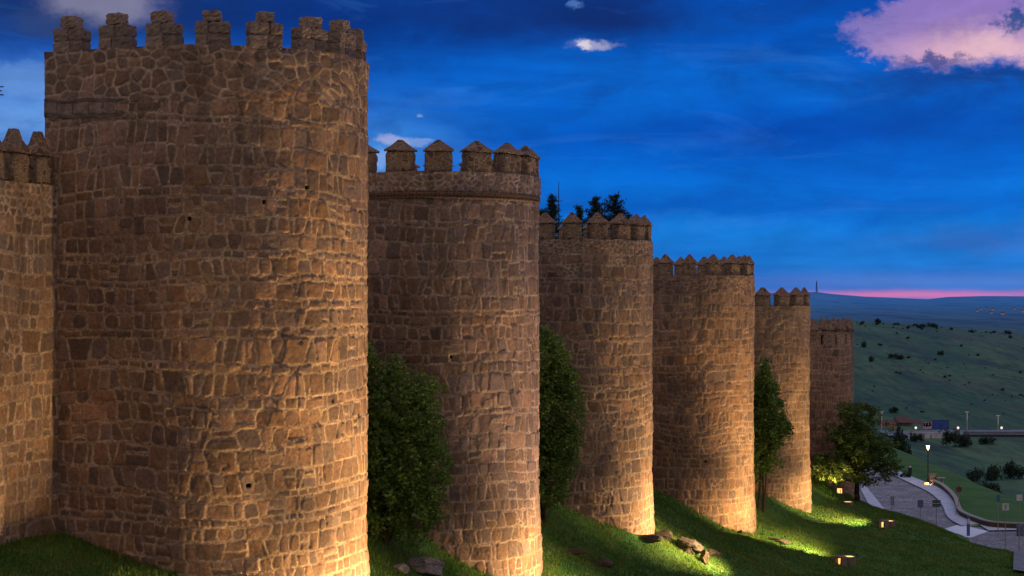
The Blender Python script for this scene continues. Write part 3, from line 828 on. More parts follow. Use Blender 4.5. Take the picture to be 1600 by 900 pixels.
for u, v, d, rad, hh, lab, sd in ((864, 304, 104, 1.15, 9.5, 'slim conifer beside the thin mast above the third tower', 41), (905, 321, 106, 1.0, 8.8, 'shorter conifer at the near side of the pair above the third tower', 42),
                                 (929, 306, 103, 1.5, 9.6, 'full middle conifer behind the third tower merlons', 43), (961, 301, 105, 1.75, 10.0, 'broadest and tallest conifer behind the third tower merlons', 44),
                                 (982, 333, 108, .7, 8.5, 'small conifer tip just behind a pointed third tower merlon', 45), (847, 325, 110, .9, 8.6, 'conifer tip half hidden beside the second tower', 46)):
    X, Y, Z = at(u, v, d); conifer((X, Y, Z - hh), hh, rad, lab, sd)
# mast with a crossbar
X, Y, Z = at(873, 284, 112)
root = empty('radio_mast', (X, Y, Z - 10)); tag(root, 'thin dark mast with a crossbar rising among the conifers', 'mast')
MB().tube((0, 0, 0), (0, 0, 7.2), .16, .07, 6).tube((0, 0, 7.2), (0, 0, 10), .05, .02, 6).build('pole', M['dark_metal'], root)
MB().tube((-.28, 0, 8.75), (.28, 0, 8.75), .022, None, 5).build('crossbar', M['dark_metal'], root)
X, Y, Z = at(-6, 132, 60)
root = empty('rooftop_aerial', (X, Y, Z - 6)); tag(root, 'dark aerial arm poking in beside the sky before the nearest tower', 'aerial')
MB().tube((0, 0, 0), (0, 0, 6.2), .03, .02, 6).build('pole', M['dark_metal'], root)
for dz, ln in ((-.08, .26), (-.22, .2), (-.36, .26)): MB().tube((0, 0, 6 + dz), (ln, 0, 6 + dz), .022, None, 5).build('arm', M['dark_metal'], root)

# ------------------------------------------------------------------ rocks
def rock(u, v, size, label, seed, rz=0.0, sink=.3, mat='rock', group='rocks breaking through the grass bank'):
    import bmesh
    x, y, z = on_ground(u, v)
    bm = bmesh.new(); bmesh.ops.create_icosphere(bm, subdivisions=5, radius=1)
    co = np.array([q.co[:] for q in bm.verts])
    rg = np.random.default_rng(seed)
    dirs = rg.normal(size=(16, 3)); dirs /= np.linalg.norm(dirs, axis=1, keepdims=True); off = rg.uniform(.55, .95, 16)
    d = co @ dirs.T; r = np.min(np.where(d > .05, off / np.maximum(d, .05), 9), 1); r = np.minimum(r, 1.15)
    r *= 1 + .17 * fbm(co[:, 0] * 2 + 5, co[:, 1] * 2 + co[:, 2] * 3, seed, 4) + .07 * fbm(co[:, 0] * 7, co[:, 1] * 7 + co[:, 2] * 6, seed + 3, 4)
    co = co * r[:, None] * np.array(size) * .5; co[:, 2] += size[2] * (.5 - sink)
    for q, c in zip(bm.verts, co): q.co = c
    me = bpy.data.meshes.new('rock'); bm.to_mesh(me); bm.free(); me.materials.append(M[mat])
    o = bpy.data.objects.new('rock', me); col.objects.link(o); o.location = (x, y, z); o.rotation_euler = (0, 0, rz)
    tag(o, label, 'rock', group); return o
rock(662, 893, (1.85, 1.3, .85), 'pale flat boulder in the grass below the big rounded bush', 3, .1, .30, 'pale_rock')
rock(626, 892, (.6, .6, .4), 'little stone touching the pale flat boulder', 4, .5, .35, 'pale_rock')
rock(1036, 842, (.75, .8, .55), 'grey rounded rock right beside the foot of the third tower', 5, .3)
rock(1072, 858, (1.6, 1.3, .95), 'largest brown angular rock of the outcrop past the third tower', 6, -.3, .35)
rock(1098, 878, (.45, .7, .8), 'narrow split slab leaning below the largest brown rock', 7, .4, .4, 'soil')
rock(1113, 868, (1.2, .9, .5), 'low brown rock on the downhill side of the outcrop', 8, .7, .4)
rock(1012, 846, (1.2, .8, .5), 'dark ledge of rock under the lit foot of the third tower', 9, -.5, .35)
rock(1214, 847, (1.6, .8, .45), 'low grey slab in the grass below the fourth tower', 10, -.5, .4)
rock(1158, 835, (.5, .5, .35), 'small stone in the grass just below the fourth tower', 12, .2, .4)
rock(944, 884, (1.2, .8, .5), 'dark hump of earth and stone in the grass below the third tower', 13, -.2, .45, 'soil')
rock(890, 862, (1.4, .6, .28), 'flat bare patch of soil near the edge of the second tower', 14, -.4, .45, 'soil')

# ------------------------------------------------------------------ floodlights
def drum(loc, label):
    root = empty('floodlight_drum', loc); root.scale = (.95, .95, .95); tag(root, label, 'floodlight', 'floodlights on the bank')
    MB().lathe((0, 0, -.25), [(.40, 0), (.42, .55), (.42, .66), (.335, .66), (.33, .60)], 24).build('casing', M['concrete'], root, .012)
    MB().lathe((0, 0, .352), [(.325, 0), (.325, .02)], 24).build('lens', M['lens'], root)
    return root
def boxlight(loc, rz, label):
    root = empty('floodlight_box', loc, rz); root.scale = (.95,) * 3; tag(root, label, 'floodlight', 'floodlights on the bank')
    mb = MB(); mb.box((0, .20, .05), (.6, .12, .6)).box((-.25, -.02, .05), (.10, .32, .6)).box((.25, -.02, .05), (.10, .32, .6)).box((0, -.02, .30), (.40, .32, .10)).box((0, -.02, -.2), (.40, .32, .10))
    mb.build('housing', M['concrete'], root, .015)
    MB().box((0, .12, .05), (.40, .03, .40)).build('lens', M['glow'], root)
    MB().box((.06, .02, .02), (.05, .05, .30)).build('bracket', M['dark_metal'], root)
    return root
def spot(loc, target, energy, size, blend, color=(1.0, .60, .27), radius=.12, name='flood'):
    l = bpy.data.lights.new(name, 'SPOT'); l.energy = energy; l.spot_size = R(size); l.spot_blend = blend; l.color = color; l.shadow_soft_size = radius
    o = bpy.data.objects.new(name, l); col.objects.link(o); o.location = loc
    import mathutils
    d = mathutils.Vector(target) - mathutils.Vector(loc); o.rotation_euler = d.to_track_quat('-Z', 'Y').to_euler()
    return o
WARM = (1.0, .65, .30)
DL = ['round drum floodlight out before the nearest tower', 'round drum floodlight out before the second tower', 'round drum floodlight out before the third tower',
      'nearest drum floodlight in view, glowing rim, behind a lit box', 'second drum floodlight in view, on the bank below the fifth tower']
BL = ['lit box lamp beside the drum before the nearest tower', 'lit box lamp beside the drum before the second tower', 'lit box lamp beside the drum before the third tower',
      'nearest glowing box lamp in view, low on the dark grass', 'second glowing box lamp in view, brightest glow on the grass beneath it']
#         drum n, s offset, high power, low power
FL = [(13.0, 1.6, 15500, 7200), (13.0, .7, 8200, 3300), (12.8, 1.4, 8600, 3200), (12.4, -.9, 10500, 3900), (12.2, -.6, 6800, 2900)]
for i, (dn, ds, hi, lo) in enumerate(FL):
    t = TOW[i]; s = t['s'] + ds
    if i == 3: x, y, z = on_ground(1326, 880, 70, 130)
    elif i == 4: x, y, z = on_ground(1389, 823, 80, 140)
    else: x, y = xy(s, dn); z = zg(x, y)
    drum((x, y, z), DL[i])
    bx, by = x - .75, y - .85
    if i in (3, 4): bx, by = x - .70, y - 1.15
    if i == 4: bx, by = x - .55, y - .75
    boxlight((bx, by, zg(bx, by) + .18), -.9, BL[i])
    tx, ty = xy(t['s'], t['n'] + 3.0); gz = float(ground_sn(t['s'], t['n'] + 4))
    spot((x, y, z + .62), (tx, ty, gz + .80 * (t['zc'] - gz)), hi, 74, 1.0, (1.0, .70, .46) if i == 1 else WARM)
    ux, uy = tx - bx, ty - by; ul = math.hypot(ux, uy); spot((bx + .9 * ux / ul, by + .9 * uy / ul, zg(bx + .9 * ux / ul, by + .9 * uy / ul) + (2.6 if i == 2 else 2.0)), (tx, ty, gz - 1.6), lo * (1.55 if i == 2 else 1.45), 118, .8, WARM)
# lamps by the last tower
x, y, z = on_ground(1325, 789, 100, 132); r_ = drum((x, y, z - .16), 'low lit floodlight ring in the grass beside the leafy tree'); spot((x, y, z + .5), (x - 3, y + 5, z + 6), 650, 120, .8, WARM)
x, y, z = on_ground(1312, 772, 100, 132); boxlight((x, y, z + .2), -.3, 'small lit box lamp under the leafy tree boughs'); spot((x - .9, y - .9, z + .4), (x - 1.4, y - 3.0, z + 6.0), 3800, 100, .9, (1.0, .60, .18))
# bay before the nearest tower: floodlight washing the curtain wall
x, y = xy(41.4, 10.0); z = zg(x, y); drum((x, y, z), 'round drum floodlight out before the curtain wall')
tx, ty = xy(35.2, 0); spot((x, y, z + .62), (tx, ty, .9), 4000, 66, .7, WARM)

# ------------------------------------------------------------------ road and street furniture
def strip(name, left, right, z, mat, label, cat, thick=0.0):
    v = []; f = []; k = len(left)
    for a, b in zip(left, right): v += [(a[0], a[1], z), (b[0], b[1], z)]
    for i in range(k - 1): f.append((2 * i, 2 * i + 1, 2 * i + 3, 2 * i + 2))
    if thick:
        b0 = len(v); v += [(p[0], p[1], p[2] - thick) for p in v]
        for i in range(k - 1): f += [(2 * i + 2, 2 * i, b0 + 2 * i) [::1] + (b0 + 2 * i + 2,), (2 * i + 1, 2 * i + 3, b0 + 2 * i + 3, b0 + 2 * i + 1)]
        f += [(0, 1, b0 + 1, b0), (2 * k - 2, 2 * k - 1, b0 + 2 * k - 1, b0 + 2 * k - 2)]
    o = mesh_obj(name, np.array(v), f, mat)
    return o
def dense(pts, n=40):
    p = np.array([on_road(*q)[:2] for q in pts]); d = np.r_[0, np.cumsum(np.hypot(*np.diff(p, axis=0).T))]; t = np.linspace(0, d[-1], n)
    q = np.c_[np.interp(t, d, p[:, 0]), np.interp(t, d, p[:, 1])]
    for _ in range(3): q[1:-1] = .25 * q[:-2] + .5 * q[1:-1] + .25 * q[2:]
    return q
kerb_line = [(1352, 727), (1385, 741), (1400, 746), (1420, 756), (1440, 765), (1455, 773), (1468, 785), (1475, 796), (1477, 806), (1483, 814), (1494, 820.5), (1502, 823.5)]
wall_line = [(1362, 722), (1398, 736), (1412, 741), (1434, 751), (1455, 758.5), (1470, 765.5), (1483, 777), (1491, 788), (1494, 800), (1498, 808), (1511, 814.5), (1530, 821.5)]
kl = dense(kerb_line); wl = dense(wall_line)
out = [on_road(1300, 722), on_road(1352, 727)] + [(*q, ROADZ) for q in kl[1:]] + [on_road(1700, 828), on_road(1720, 852), on_road(1500, 880), on_road(1380, 850), on_road(1300, 800)]
road = mesh_obj('road', np.array([(p[0], p[1], ROADZ + .03) for p in out]), [tuple(range(len(out)))], M['cobble'])
tag(road, 'grey cobbled road curving past the end of the wall', 'road', kind='structure')
o = strip('sidewalk', kl, wl, ROADZ + .17, M['pave'], '', '', .3); tag(o, 'pale curving sidewalk along the cobbled road', 'pavement', kind='structure')
off = np.gradient(kl, axis=0); off = np.c_[off[:, 1], -off[:, 0]]; off /= np.linalg.norm(off, axis=1, keepdims=True)
o = strip('kerb', kl - off * .0, kl + off * -.16, ROADZ + .16, M['dark_metal'] if False else M['kerb'], '', '', .3); tag(o, 'stone kerb edging the cobbled road', 'kerb', kind='structure')
c4 = [on_road(1463, 831), on_road(1494, 821.5), on_road(1503, 821), on_road(1545, 831), on_road(1517, 841), on_road(1488, 838)]
o = mesh_obj('crossing', np.array([(p[0], p[1], ROADZ + .05) for p in c4]), [tuple(range(6))], M['crossing']); tag(o, 'bright pale paved crossing at the road mouth', 'crossing', kind='structure')
side = [on_road(1545, 831.5), on_road(1530, 822.5), on_road(1700, 824), on_road(1700, 829)]
o = mesh_obj('far_pavement', np.array([(p[0], p[1], ROADZ + .15) for p in side]), [(0, 1, 2, 3)], M['pave']); tag(o, 'pale pavement along the far side of the road mouth', 'pavement', kind='structure')
sl = [on_road(1340, 757), on_road(1349, 757), on_road(1384, 800), on_road(1362, 800)]
o = mesh_obj('near_pavement', np.array([(p[0], p[1], ROADZ + .15) for p in sl]), [(0, 1, 2, 3)], M['pave']); tag(o, 'short pale pavement beside the leafy tree', 'pavement', kind='structure')
# path down the edge of the picture
pa = []
for u, v in ((1586, 846), (1585, 870), (1583, 905), (1640, 905), (1640, 846)):
    d = 127 - (v - 846) * .45; pa.append(((u - 800) / FPX * d, d))
pv = []; pf = []
for i in range(13):
    f = i / 12; a = np.array(pa[0]) + (np.array(pa[2]) - np.array(pa[0])) * f
    for q in (0, 1.6): pv.append((a[0] + q, a[1], zg(a[0] + q, a[1]) + .22))
    if i: pf.append((2 * i - 2, 2 * i - 1, 2 * i + 1, 2 * i))
o = mesh_obj('path', np.array(pv), pf, M['asphalt']); tag(o, 'narrow pale path running down the grass to the road mouth', 'path', kind='structure')

# low wall beside the sidewalk
ww = dense(wall_line[4:] + [(1545, 826.5), (1600, 829)], 60)
off = np.gradient(ww, axis=0); off = np.c_[-off[:, 1], off[:, 0]]; off /= np.linalg.norm(off, axis=1, keepdims=True)
root = empty('low_wall', (ww[0][0], ww[0][1], ROADZ)); tag(root, 'low dark stone wall with pale coping along the curving sidewalk', 'wall')
def wall_sweep(name, a, b, z0, z1, mat):
    v = []; f = []; k = len(ww)
    for i in range(k):
        p = ww[i] + off[i] * a - ww[0]; q = ww[i] + off[i] * b - ww[0]
        v += [(p[0], p[1], z0), (p[0], p[1], z1), (q[0], q[1], z1), (q[0], q[1], z0)]
        if i: j = 4 * i; f += [(j - 4 + m, j + m, j + (m + 1) % 4, j - 4 + (m + 1) % 4) for m in range(4)]
    f += [(0, 1, 2, 3), (4 * k - 1, 4 * k - 2, 4 * k - 3, 4 * k - 4)]
    return mesh_obj(name, np.array(v), f, mat, root)
wall_sweep('masonry', 0, .32, -.2, .52, M['soil']); wall_sweep('coping', -.03, .36, .522, .60, M['kerb'])

# lamp post
def lamp_post(u, v, hgt, label):
    x, y, z = on_road(u, v); root = empty('lamp_post', (x, y, z)); tag(root, label, 'street lamp')
    MB().lathe((0, 0, 0), [(.13, 0), (.13, .5), (.09, .55), (.055, .75), (.045, hgt - .75), (.06, hgt - .70), (.03, hgt - .62)], 12).build('post', M['dark_metal'], root, sm=True)
    ln = MB().lathe((0, 0, hgt - .62), [(.09, 0), (.21, .46), (.20, .47)], 8).build('lantern', M['lantern'], root)
    mb = MB()
    for i in range(4):
        a = PI / 4 + i * PI / 2; mb.tube((.09 * math.cos(a), .09 * math.sin(a), hgt - .63), (.22 * math.cos(a), .22 * math.sin(a), hgt - .15), .03, None, 5)
    mb.build('lantern_frame', M['dark_metal'], root)
    MB().lathe((0, 0, hgt - .145), [(.26, 0), (.25, .05), (.12, .17), (.03, .22), (.02, .3)], 10).build('hood', M['dark_metal'], root)
    l = bpy.data.lights.new('lantern_light', 'POINT'); l.energy = 40; l.color = (1, .8, .5); l.shadow_soft_size = .25
    q = bpy.data.objects.new('lantern_light', l); col.objects.link(q); q.location = (x - .1, y - .4, z + hgt - .4)
lamp_post(1450, 757, 4.1, 'black lamp post with a lit lantern beside the curving sidewalk')
x, y, z = on_road(1457.5, 757.5)
root = empty('lit_pillar', (x, y, z), .1); tag(root, 'short lit stone pillar at the foot of the lamp post', 'pillar')
MB().box((0, 0, .52), (.68, .5, 1.05), 0, .95).build('shaft', M['concrete'], root, .03); MB().box((0, 0, 1.08), (.74, .56, .07)).build('cap', M['concrete'], root, .01)
l = bpy.data.lights.new('pillar_light', 'SPOT'); l.energy = 110; l.color = (1, .62, .3); l.spot_size = R(110); l.spot_blend = .8; l.shadow_soft_size = .1
q = bpy.data.objects.new('pillar_light', l); col.objects.link(q); q.location = (x - .85, y - 1.5, z + .35); q.rotation_euler = (R(80), 0, R(-28))
x, y, z = on_road(1447.0, 759.5); root = empty('ground_lamp', (x, y, z), -.3); tag(root, 'tiny glowing ground lamp against the lamp post base', 'lamp')
MB().box((0, 0, .25), (.5, .25, .3)).build('housing', M['concrete'], root, .02); MB().box((0, -.14, .25), (.36, .03, .2)).build('lens', M['glow'], root)
# stone bench ledge beyond the pillar
x, y, z = on_road(1466, 757); root = empty('stone_bench', (x, y, z)); tag(root, 'small dark stone bench behind the lit pillar', 'bench')
MB().box((0, .3, .62), (1.5, .5, .12)).build('seat', M['kerb'], root, .02)
for sx in (-.5, .5): MB().box((sx, .3, .28), (.18, .42, .56)).build('leg', M['kerb'], root, .02)
# bin
x, y, z = on_road(1422, 748.5); root = empty('litter_bin', (x, y, z)); tag(root, 'dark litter bin on a slim post at the sidewalk edge', 'bin')
MB().tube((0, 0, 0), (0, 0, .62), .07, None, 8).build('post', M['dark_metal'], root)
MB().lathe((0, 0, .45), [(.15, 0), (.19, .1), (.20, .72), (.17, .76)], 12).build('basket', M['dark_metal'], root); MB().lathe((0, 0, 1.22), [(.12, 0), (.15, .03), (.05, .14)], 12).build('lid', M['pale_metal'], root)
x, y, z = on_road(1414, 748); bush('low_shrub', (x, y, z), [(0, 0, .25, .5, .4, .3), (.3, 0, .3, .3, .3, .25)], 60, 20, .12, M['darkleaf'], 'tiny dark shrub beside the litter bin', 'shrub', seed=77, rad=.12)

def sign(u, vt, vb, d, face, label, mats):
    """post from photo row vb up to vt at depth d; face = list of (du0, dv0, du1, dv1, mat) panels in photo pixels about the post top"""
    x, _, z0 = at(u, vb, d); z1 = at(u, vt, d)[2]; zt = min(z0, zg(x, d)); k = d / FPX
    root = empty('street_sign', (x, d, zt)); tag(root, label, 'sign', 'street signs by the road')
    MB().tube((0, 0, -.2), (0, 0, z1 - zt), .035, None, 8).build('post', M[mats], root)
    for shape, a, b, w, h, mt in face:
        if shape == 'round':
            mb = MB(); n = 20; v = []
            for yy in (-.05, -.075):
                for i in range(n): v.append((a * k + w * k / 2 * math.cos(2 * PI * i / n), yy, z1 - zt - b * k + h * k / 2 * math.sin(2 * PI * i / n)))
            mb.add(v, [tuple(range(n)), tuple(range(n, 2 * n))[::-1]] + [(i, (i + 1) % n, n + (i + 1) % n, n + i) for i in range(n)])
            mb.build('panel', M[mt], root)
        else:
            MB().box((a * k, -.055 - (.03 if shape == 'front' else 0), z1 - zt - b * k), (w * k, .025, h * k)).build('panel', M[mt], root, .006)
    return root
sign(1393.5, 775, 812, 150, [('box', -1.6, 7, 2.2, 14, 'grey_metal'), ('box', 2.0, 7.5, 2.0, 14, 'sign_grey')], 'narrow twin-panel sign nearest the leafy tree', 'grey_metal')
sign(1438, 781, 828, 148, [('box', 0, 6, 9, 11.5, 'sign_grey')], 'grey square sign standing in the middle of the cobbled road view', 'grey_metal')
sg = sign(1463, 780, 838, 140, [('box', 0, 3.6, 13, 4.4, 'black'), ('box', 0, 9.6, 13, 4.4, 'black')], 'sign of two black lettered plates on a thin pole', 'grey_metal')
for r_i, row in enumerate((3.6, 9.6)):      # worn, unreadable strokes of lettering on each plate
    mb = MB(); k = 140 / FPX; top = at(0, 780, 140)[2] - sg.location.z; rr_ = random.Random(r_i)
    for i in range(7): mb.box(((-5.2 + i * 1.7) * k, -.072, top - row * k), (.7 * k, .008, (1.6 + rr_.random() * .8) * k))
    mb.build('lettering', M['grey_metal'], sg)
sign(1498, 760, 805, 152, [('round', 0, 4.5, 9.5, 9.5, 'red_paint')], 'round dark red sign above the low wall', 'grey_metal')
sign(1559.5, 773, 829, 138, [('round', 0, 3.5, 6, 7.5, 'blue_paint'), ('box', 0, 9, 5, 4, 'blue_paint')], 'round blue sign on a tall pole in the grass verge', 'grey_metal')
sign(1571, 787, 847, 130, [('box', 0, 5, 10.5, 11, 'pale_metal'), ('front', 0, 4.5, 3, 6, 'grey_metal')], 'pale square sign standing lower than its neighbours', 'grey_metal')
sign(1592.5, 773, 858, 118, [('box', 0, 4.5, 9, 9.5, 'pale_metal')], 'pale square sign on the tallest pole at the picture edge', 'grey_metal')
sign(1494, 786, 806, 150, [('box', 0, 2, 3, 3, 'pale_metal')], 'little pale marker post against the low wall', 'grey_metal')
# totem
x, y, z = on_road(1513, 838); root = empty('totem_post', (x, y, z)); tag(root, 'pale information post with a dark base on the bright crossing', 'post')
MB().box((0, 0, .5), (.22, .2, 1.0)).build('base', M['blue_paint'], root, .015); MB().box((0, 0, 1.2), (.20, .18, .42)).build('shaft', M['pale_metal'], root, .015)
MB().lathe((0, 0, 1.41), [(.11, 0), (.11, .18), (.07, .24)], 10).build('cap', M['blue_paint'], root)
x, y, z = on_road(1594, 838); root = empty('utility_cabinet', (x, y, z)); tag(root, 'pale utility cabinet at the picture edge by the road mouth', 'cabinet')
MB().box((0, 0, .45), (.5, .35, .9)).build('body', M['sign_grey'], root, .02); MB().box((0, -.19, .45), (.4, .02, .75)).build('door', M['sign_grey'], root, .01)

# ------------------------------------------------------------------ far valley: road, houses, lights, trees, billboards
ZV = -45.5
def on_valley(u, v):
    x, y, z = on_ground(u, v, 240, 1200); return x, y, z
def ribbon(name, u0, u1, d, z0, w, mat, label):
    v = []; f = []
    us = np.linspace(u0, u1, 40)
    for i, u in enumerate(us):
        x = (u - 800) / FPX * d; v += [(x, d - w / 2, zg(x, d - w / 2) + z0), (x, d + w / 2, zg(x, d + w / 2) + z0)]
        if i: f.append((2 * i - 2, 2 * i, 2 * i + 1, 2 * i - 1))
    o = mesh_obj(name, np.array(v), f, mat); tag(o, label, 'road', kind='structure'); return o
ribbon('valley_road', 1380, 1680, 546, .8, 16, M['asphalt'], 'grey road running level across the valley below the hillside')
def long_wall(u0, u1, d, h, mat, label, gaps=()):
    x0 = (u0 - 800) / FPX * d; root = empty('roadside_wall', (x0, d, zg(x0, d))); tag(root, label, 'wall', 'walls beside the valley road')
    edges = [u0] + [g for gg in gaps for g in gg] + [u1]
    for a, b in zip(edges[::2], edges[1::2]):
        xa = (a - 800) / FPX * d - x0; xb = (b - 800) / FPX * d - x0
        MB().box(((xa + xb) / 2, 0, h / 2), (xb - xa, .5, h + 1.0)).build('panel', mat, root); MB().box(((xa + xb) / 2, 0, h + .6), (xb - xa + .3, .7, .18)).build('coping', mat, root)
long_wall(1419, 1480, 536, 1.1, M['plaster'], 'whitish wall with gaps under the billboards', ((1442.5, 1444.5), (1453.5, 1455.5)))
long_wall(1505, 1640, 540, .9, M['asphalt'], 'long greyish wall running beside the valley road')
def house(u0, u1, vt, vb, d, wall, label, floors=1):
    xa, _, z1 = at(u0, vt, d); xb, _, z0 = at(u1, vb, d); w = xb - xa; h = z1 - z0
    root = empty('house', ((xa + xb) / 2, d + 4, z0)); tag(root, label, 'house', 'houses beside the valley road')
    MB().box((0, 0, h * .35 - 1), (w, 8, h * .7 + 2)).build('wall', wall, root)
    a, b = w / 2 + .3, 4.4; z = h * .7 + .01
    MB().add([(-a, -b, z), (a, -b, z), (a, b, z), (-a, b, z), (-a * .8, 0, h), (a * .8, 0, h)], [(0, 1, 5, 4), (2, 3, 4, 5), (1, 2, 5), (3, 0, 4), (3, 2, 1, 0)]).build('roof', M['roof'], root)
    n = max(2, int(w / 2.4))
    for i in range(n):
        f = MB().box((-w / 2 + (i + .5) * w / n, -4.02, h * .4), (.9, .08, 1.2)).build('window', M['plaster'], root)
        MB().box((-w / 2 + (i + .5) * w / n, -4.07, h * .4), (.7, .04, 1.0)).build('pane', M['window'], f)
house(1380, 1400, 657, 676, 575, M['brick'], 'pink walled house half hidden by the leafy tree')
house(1403, 1424, 652, 680, 580, M['roof'], 'dark brown house beside the pink walled house')
house(1426, 1442, 656, 680, 585, M['roof'], 'small dark house just before the pale billboard')
def billboard(u0, u1, vt, vb, d, mat, label, marks):
    xa, _, z1 = at(u0, vt, d); xb, _, z0 = at(u1, vb, d); zb = zg((xa + xb) / 2, d); w = xb - xa
    root = empty('billboard', ((xa + xb) / 2, d, zb)); tag(root, label, 'billboard', 'billboards beside the valley road')
    MB().box((0, 0, (z0 + z1) / 2 - zb), (w, .2, z1 - z0)).build('panel', mat, root)
    mb = MB(); e = .12
    mb.box((0, -.06, z1 - zb + e / 2), (w + 2 * e, .3, e)).box((0, -.06, z0 - zb - e / 2), (w + 2 * e, .3, e)).box((-w / 2 - e / 2, -.06, (z0 + z1) / 2 - zb), (e, .3, z1 - z0)).box((w / 2 + e / 2, -.06, (z0 + z1) / 2 - zb), (e, .3, z1 - z0))
    mb.build('frame', M['sign_grey'], root)
    for sx in (-.3, .3): MB().box((sx * w, .2, (z0 - zb) / 2 - .5), (.25, .25, z0 - zb + 1.0)).build('leg', M['dark_metal'], root)
    for mt, quads in marks:
        mb = MB()
        for a, b, ww_, hh_, rz in quads:
            # flat printed shapes standing a hair proud of the sheet
            c = math.cos(rz); s_ = math.sin(rz); cx = a * w; cz = (z0 + z1) / 2 - zb + b * (z1 - z0)
            v = [(cx + i * ww_ * w / 2 * c - j * hh_ * (z1 - z0) / 2 * s_, -.11, cz + i * ww_ * w / 2 * s_ + j * hh_ * (z1 - z0) / 2 * c) for i, j in ((-1, -1), (1, -1), (1, 1), (-1, 1))]
            mb.add(v, [(0, 1, 2, 3)])
        mb.build('print', M[mt], root)
billboard(1441.5, 1456, 659, 670.5, 560, M['poster_pink'], 'pale billboard with dark blotched figures on it', [('black', [(-.33, .12, .2, .45, .2), (-.05, .1, .22, .55, -.2), (.3, .15, .22, .5, .3), (.1, -.02, .5, .18, 0)])])
billboard(1457.5, 1482, 656.5, 670, 562, M['poster_blue'], 'wide blue billboard with pale curling marks', [('sign_grey', [(-.3, .28, .3, .06, .25), (-.05, .3, .25, .06, -.2), (.12, .1, .22, .07, -.6), (.25, -.1, .2, .08, .3), (.35, .1, .05, .4, 0), (.42, .0, .1, .3, .3), (.2, -.25, .3, .05, 0)])])
def street_light(u, vt, vb, d, glob, label, mat):
    x, _, z1 = at(u, vt, d); zb = zg(x, d)
    root = empty('street_light', (x, d, zb)); tag(root, label, 'street lamp', 'small lamps of the valley road')
    MB().tube((0, 0, 0), (0, 0, z1 - zb), .10, .08, 6).build('pole', M['pale_metal' if not glob else 'grey_metal'], root)
    if glob:
        MB().lathe((0, 0, z1 - zb - .5), [(.1, 0), (.34, .2), (.38, .42), (.3, .65), (.08, .8)], 10).build('globe', M[mat], root)
    else:
        MB().box((0, 0, z1 - zb + .1), (1.2, .3, .2)).build('head', M[mat], root)
        MB().tube((0, -.11, z1 - zb - .2), (0, -.11, z1 - zb - 2.6), .12, None, 6).build('tube_light', M[mat], root)
street_light(1431, 668, 680, 541, True, 'white globe lamp beside the pale billboard', 'white_light'); street_light(1497, 668, 680, 541, True, 'white globe lamp above the round dark shrub', 'white_light')
street_light(1565, 668, 680, 541, True, 'white globe lamp farthest along the valley road', 'white_light'); street_light(1511, 644, 677, 556, False, 'tall pale lamp pole past the wide blue billboard', 'dim_light')
street_light(1559.5, 650, 676, 556, False, 'tall pale lamp pole close to the farthest globe lamp', 'dim_light'); street_light(1377.5, 644, 677, 556, False, 'tall yellowish lamp pole peeping over the leafy tree', 'dim_light')

# shrubs and trees of the valley and hillside
def shrub_proto(seed, n=9, leaf=.5, nc=150):
    rg = np.random.default_rng(seed); blobs = [(rg.uniform(-.6, .6), rg.uniform(-.6, .6), rg.uniform(.3, .8), rg.uniform(.4, .7), rg.uniform(.4, .7), rg.uniform(.3, .55)) for _ in range(n)]
    v, f = leaves_from(clump_points(shell_clumps(blobs, nc, seed, .2), 14, .2, seed + 1), leaf * .3, seed + 2)
    me = mesh_obj('hill_shrub', v, f, M['darkleaf']).data; bpy.data.objects.remove(bpy.data.objects['hill_shrub']); return me
SH = [shrub_proto(60 + i) for i in range(4)]
# big ones one can point to: column, base row, width px, height px
BIGS = [(1495, 698, 38, 30, 'round dark shrub clump standing before the valley wall'), (1541, 694, 26, 14, 'low dark shrub patch before the long greyish wall'), (1409, 722, 30, 58, 'dark tree mass peering out behind the leafy tree'),
        (1432, 690, 22, 16, 'dark shrub under the whitish valley wall'), (1522, 752, 30, 22, 'dark tree at the near end of the valley hedge'), (1550, 750, 34, 26, 'second tree of the dark valley hedge'), (1585, 748, 40, 28, 'large tree of the valley hedge by the picture edge'), (1545, 772, 40, 22, 'low dark bush below the valley hedge'),
        (1400, 561, 21, 10, 'largest dark bush on the open hillside'), (1361, 565, 10, 10, 'round bush on the hillside close to the last tower'), (1372, 506, 12, 9, 'lone round tree on the crest of the hillside'), (1350, 543, 9, 11, 'small dark tree on the hillside near the last tower'),
        (1440, 513, 14, 8, 'dark bush on the hillside crest'), (1458, 512, 14, 9, 'second dark bush on the hillside crest'), (1396, 645, 18, 10, 'dark shrub on the slope above the pink walled house'), (1470, 555, 12, 8, 'mid-slope bush alone in pale grass'), (1575, 522, 10, 7, 'bush on the falling end of the crest')]
gi = 0
def put_shrub(u, vb, wpx, hpx, label, far=False):
    global gi
    x, y, z = on_ground(u, vb, 232, 1500); k = y / FPX
    o = bpy.data.objects.new('hill_shrub', SH[gi % 4]); gi += 1; col.objects.link(o)
    o.location = (x, y, z - .1 * hpx * k); o.scale = (wpx * k / 2.0, wpx * k / 2.0, hpx * k / 1.15); o.rotation_euler = (0, 0, random.uniform(0, 6.3))
    tag(o, label, 'shrub', 'shrubs of the valley and hillside'); return o
for b in BIGS: put_shrub(*b)
rs = random.Random(12)
for i in range(130):
    u = rs.uniform(1336, 1605); top = np.interp(u, [1336, 1400, 1500, 1600], [502, 505, 513, 524])
    if i < 60: v = top + rs.random() ** 2 * 8 + 1
    else: v = top + 4 + rs.random() * (645 - top)
    wp = 1.8 + 5.5 * rs.random() ** 2.2; put_shrub(u, v, wp, wp * rs.uniform(.45, .8), 'small dark scrub bush dotted over the far hillside')['group'] = 'scrub bushes dotted over the hillside'
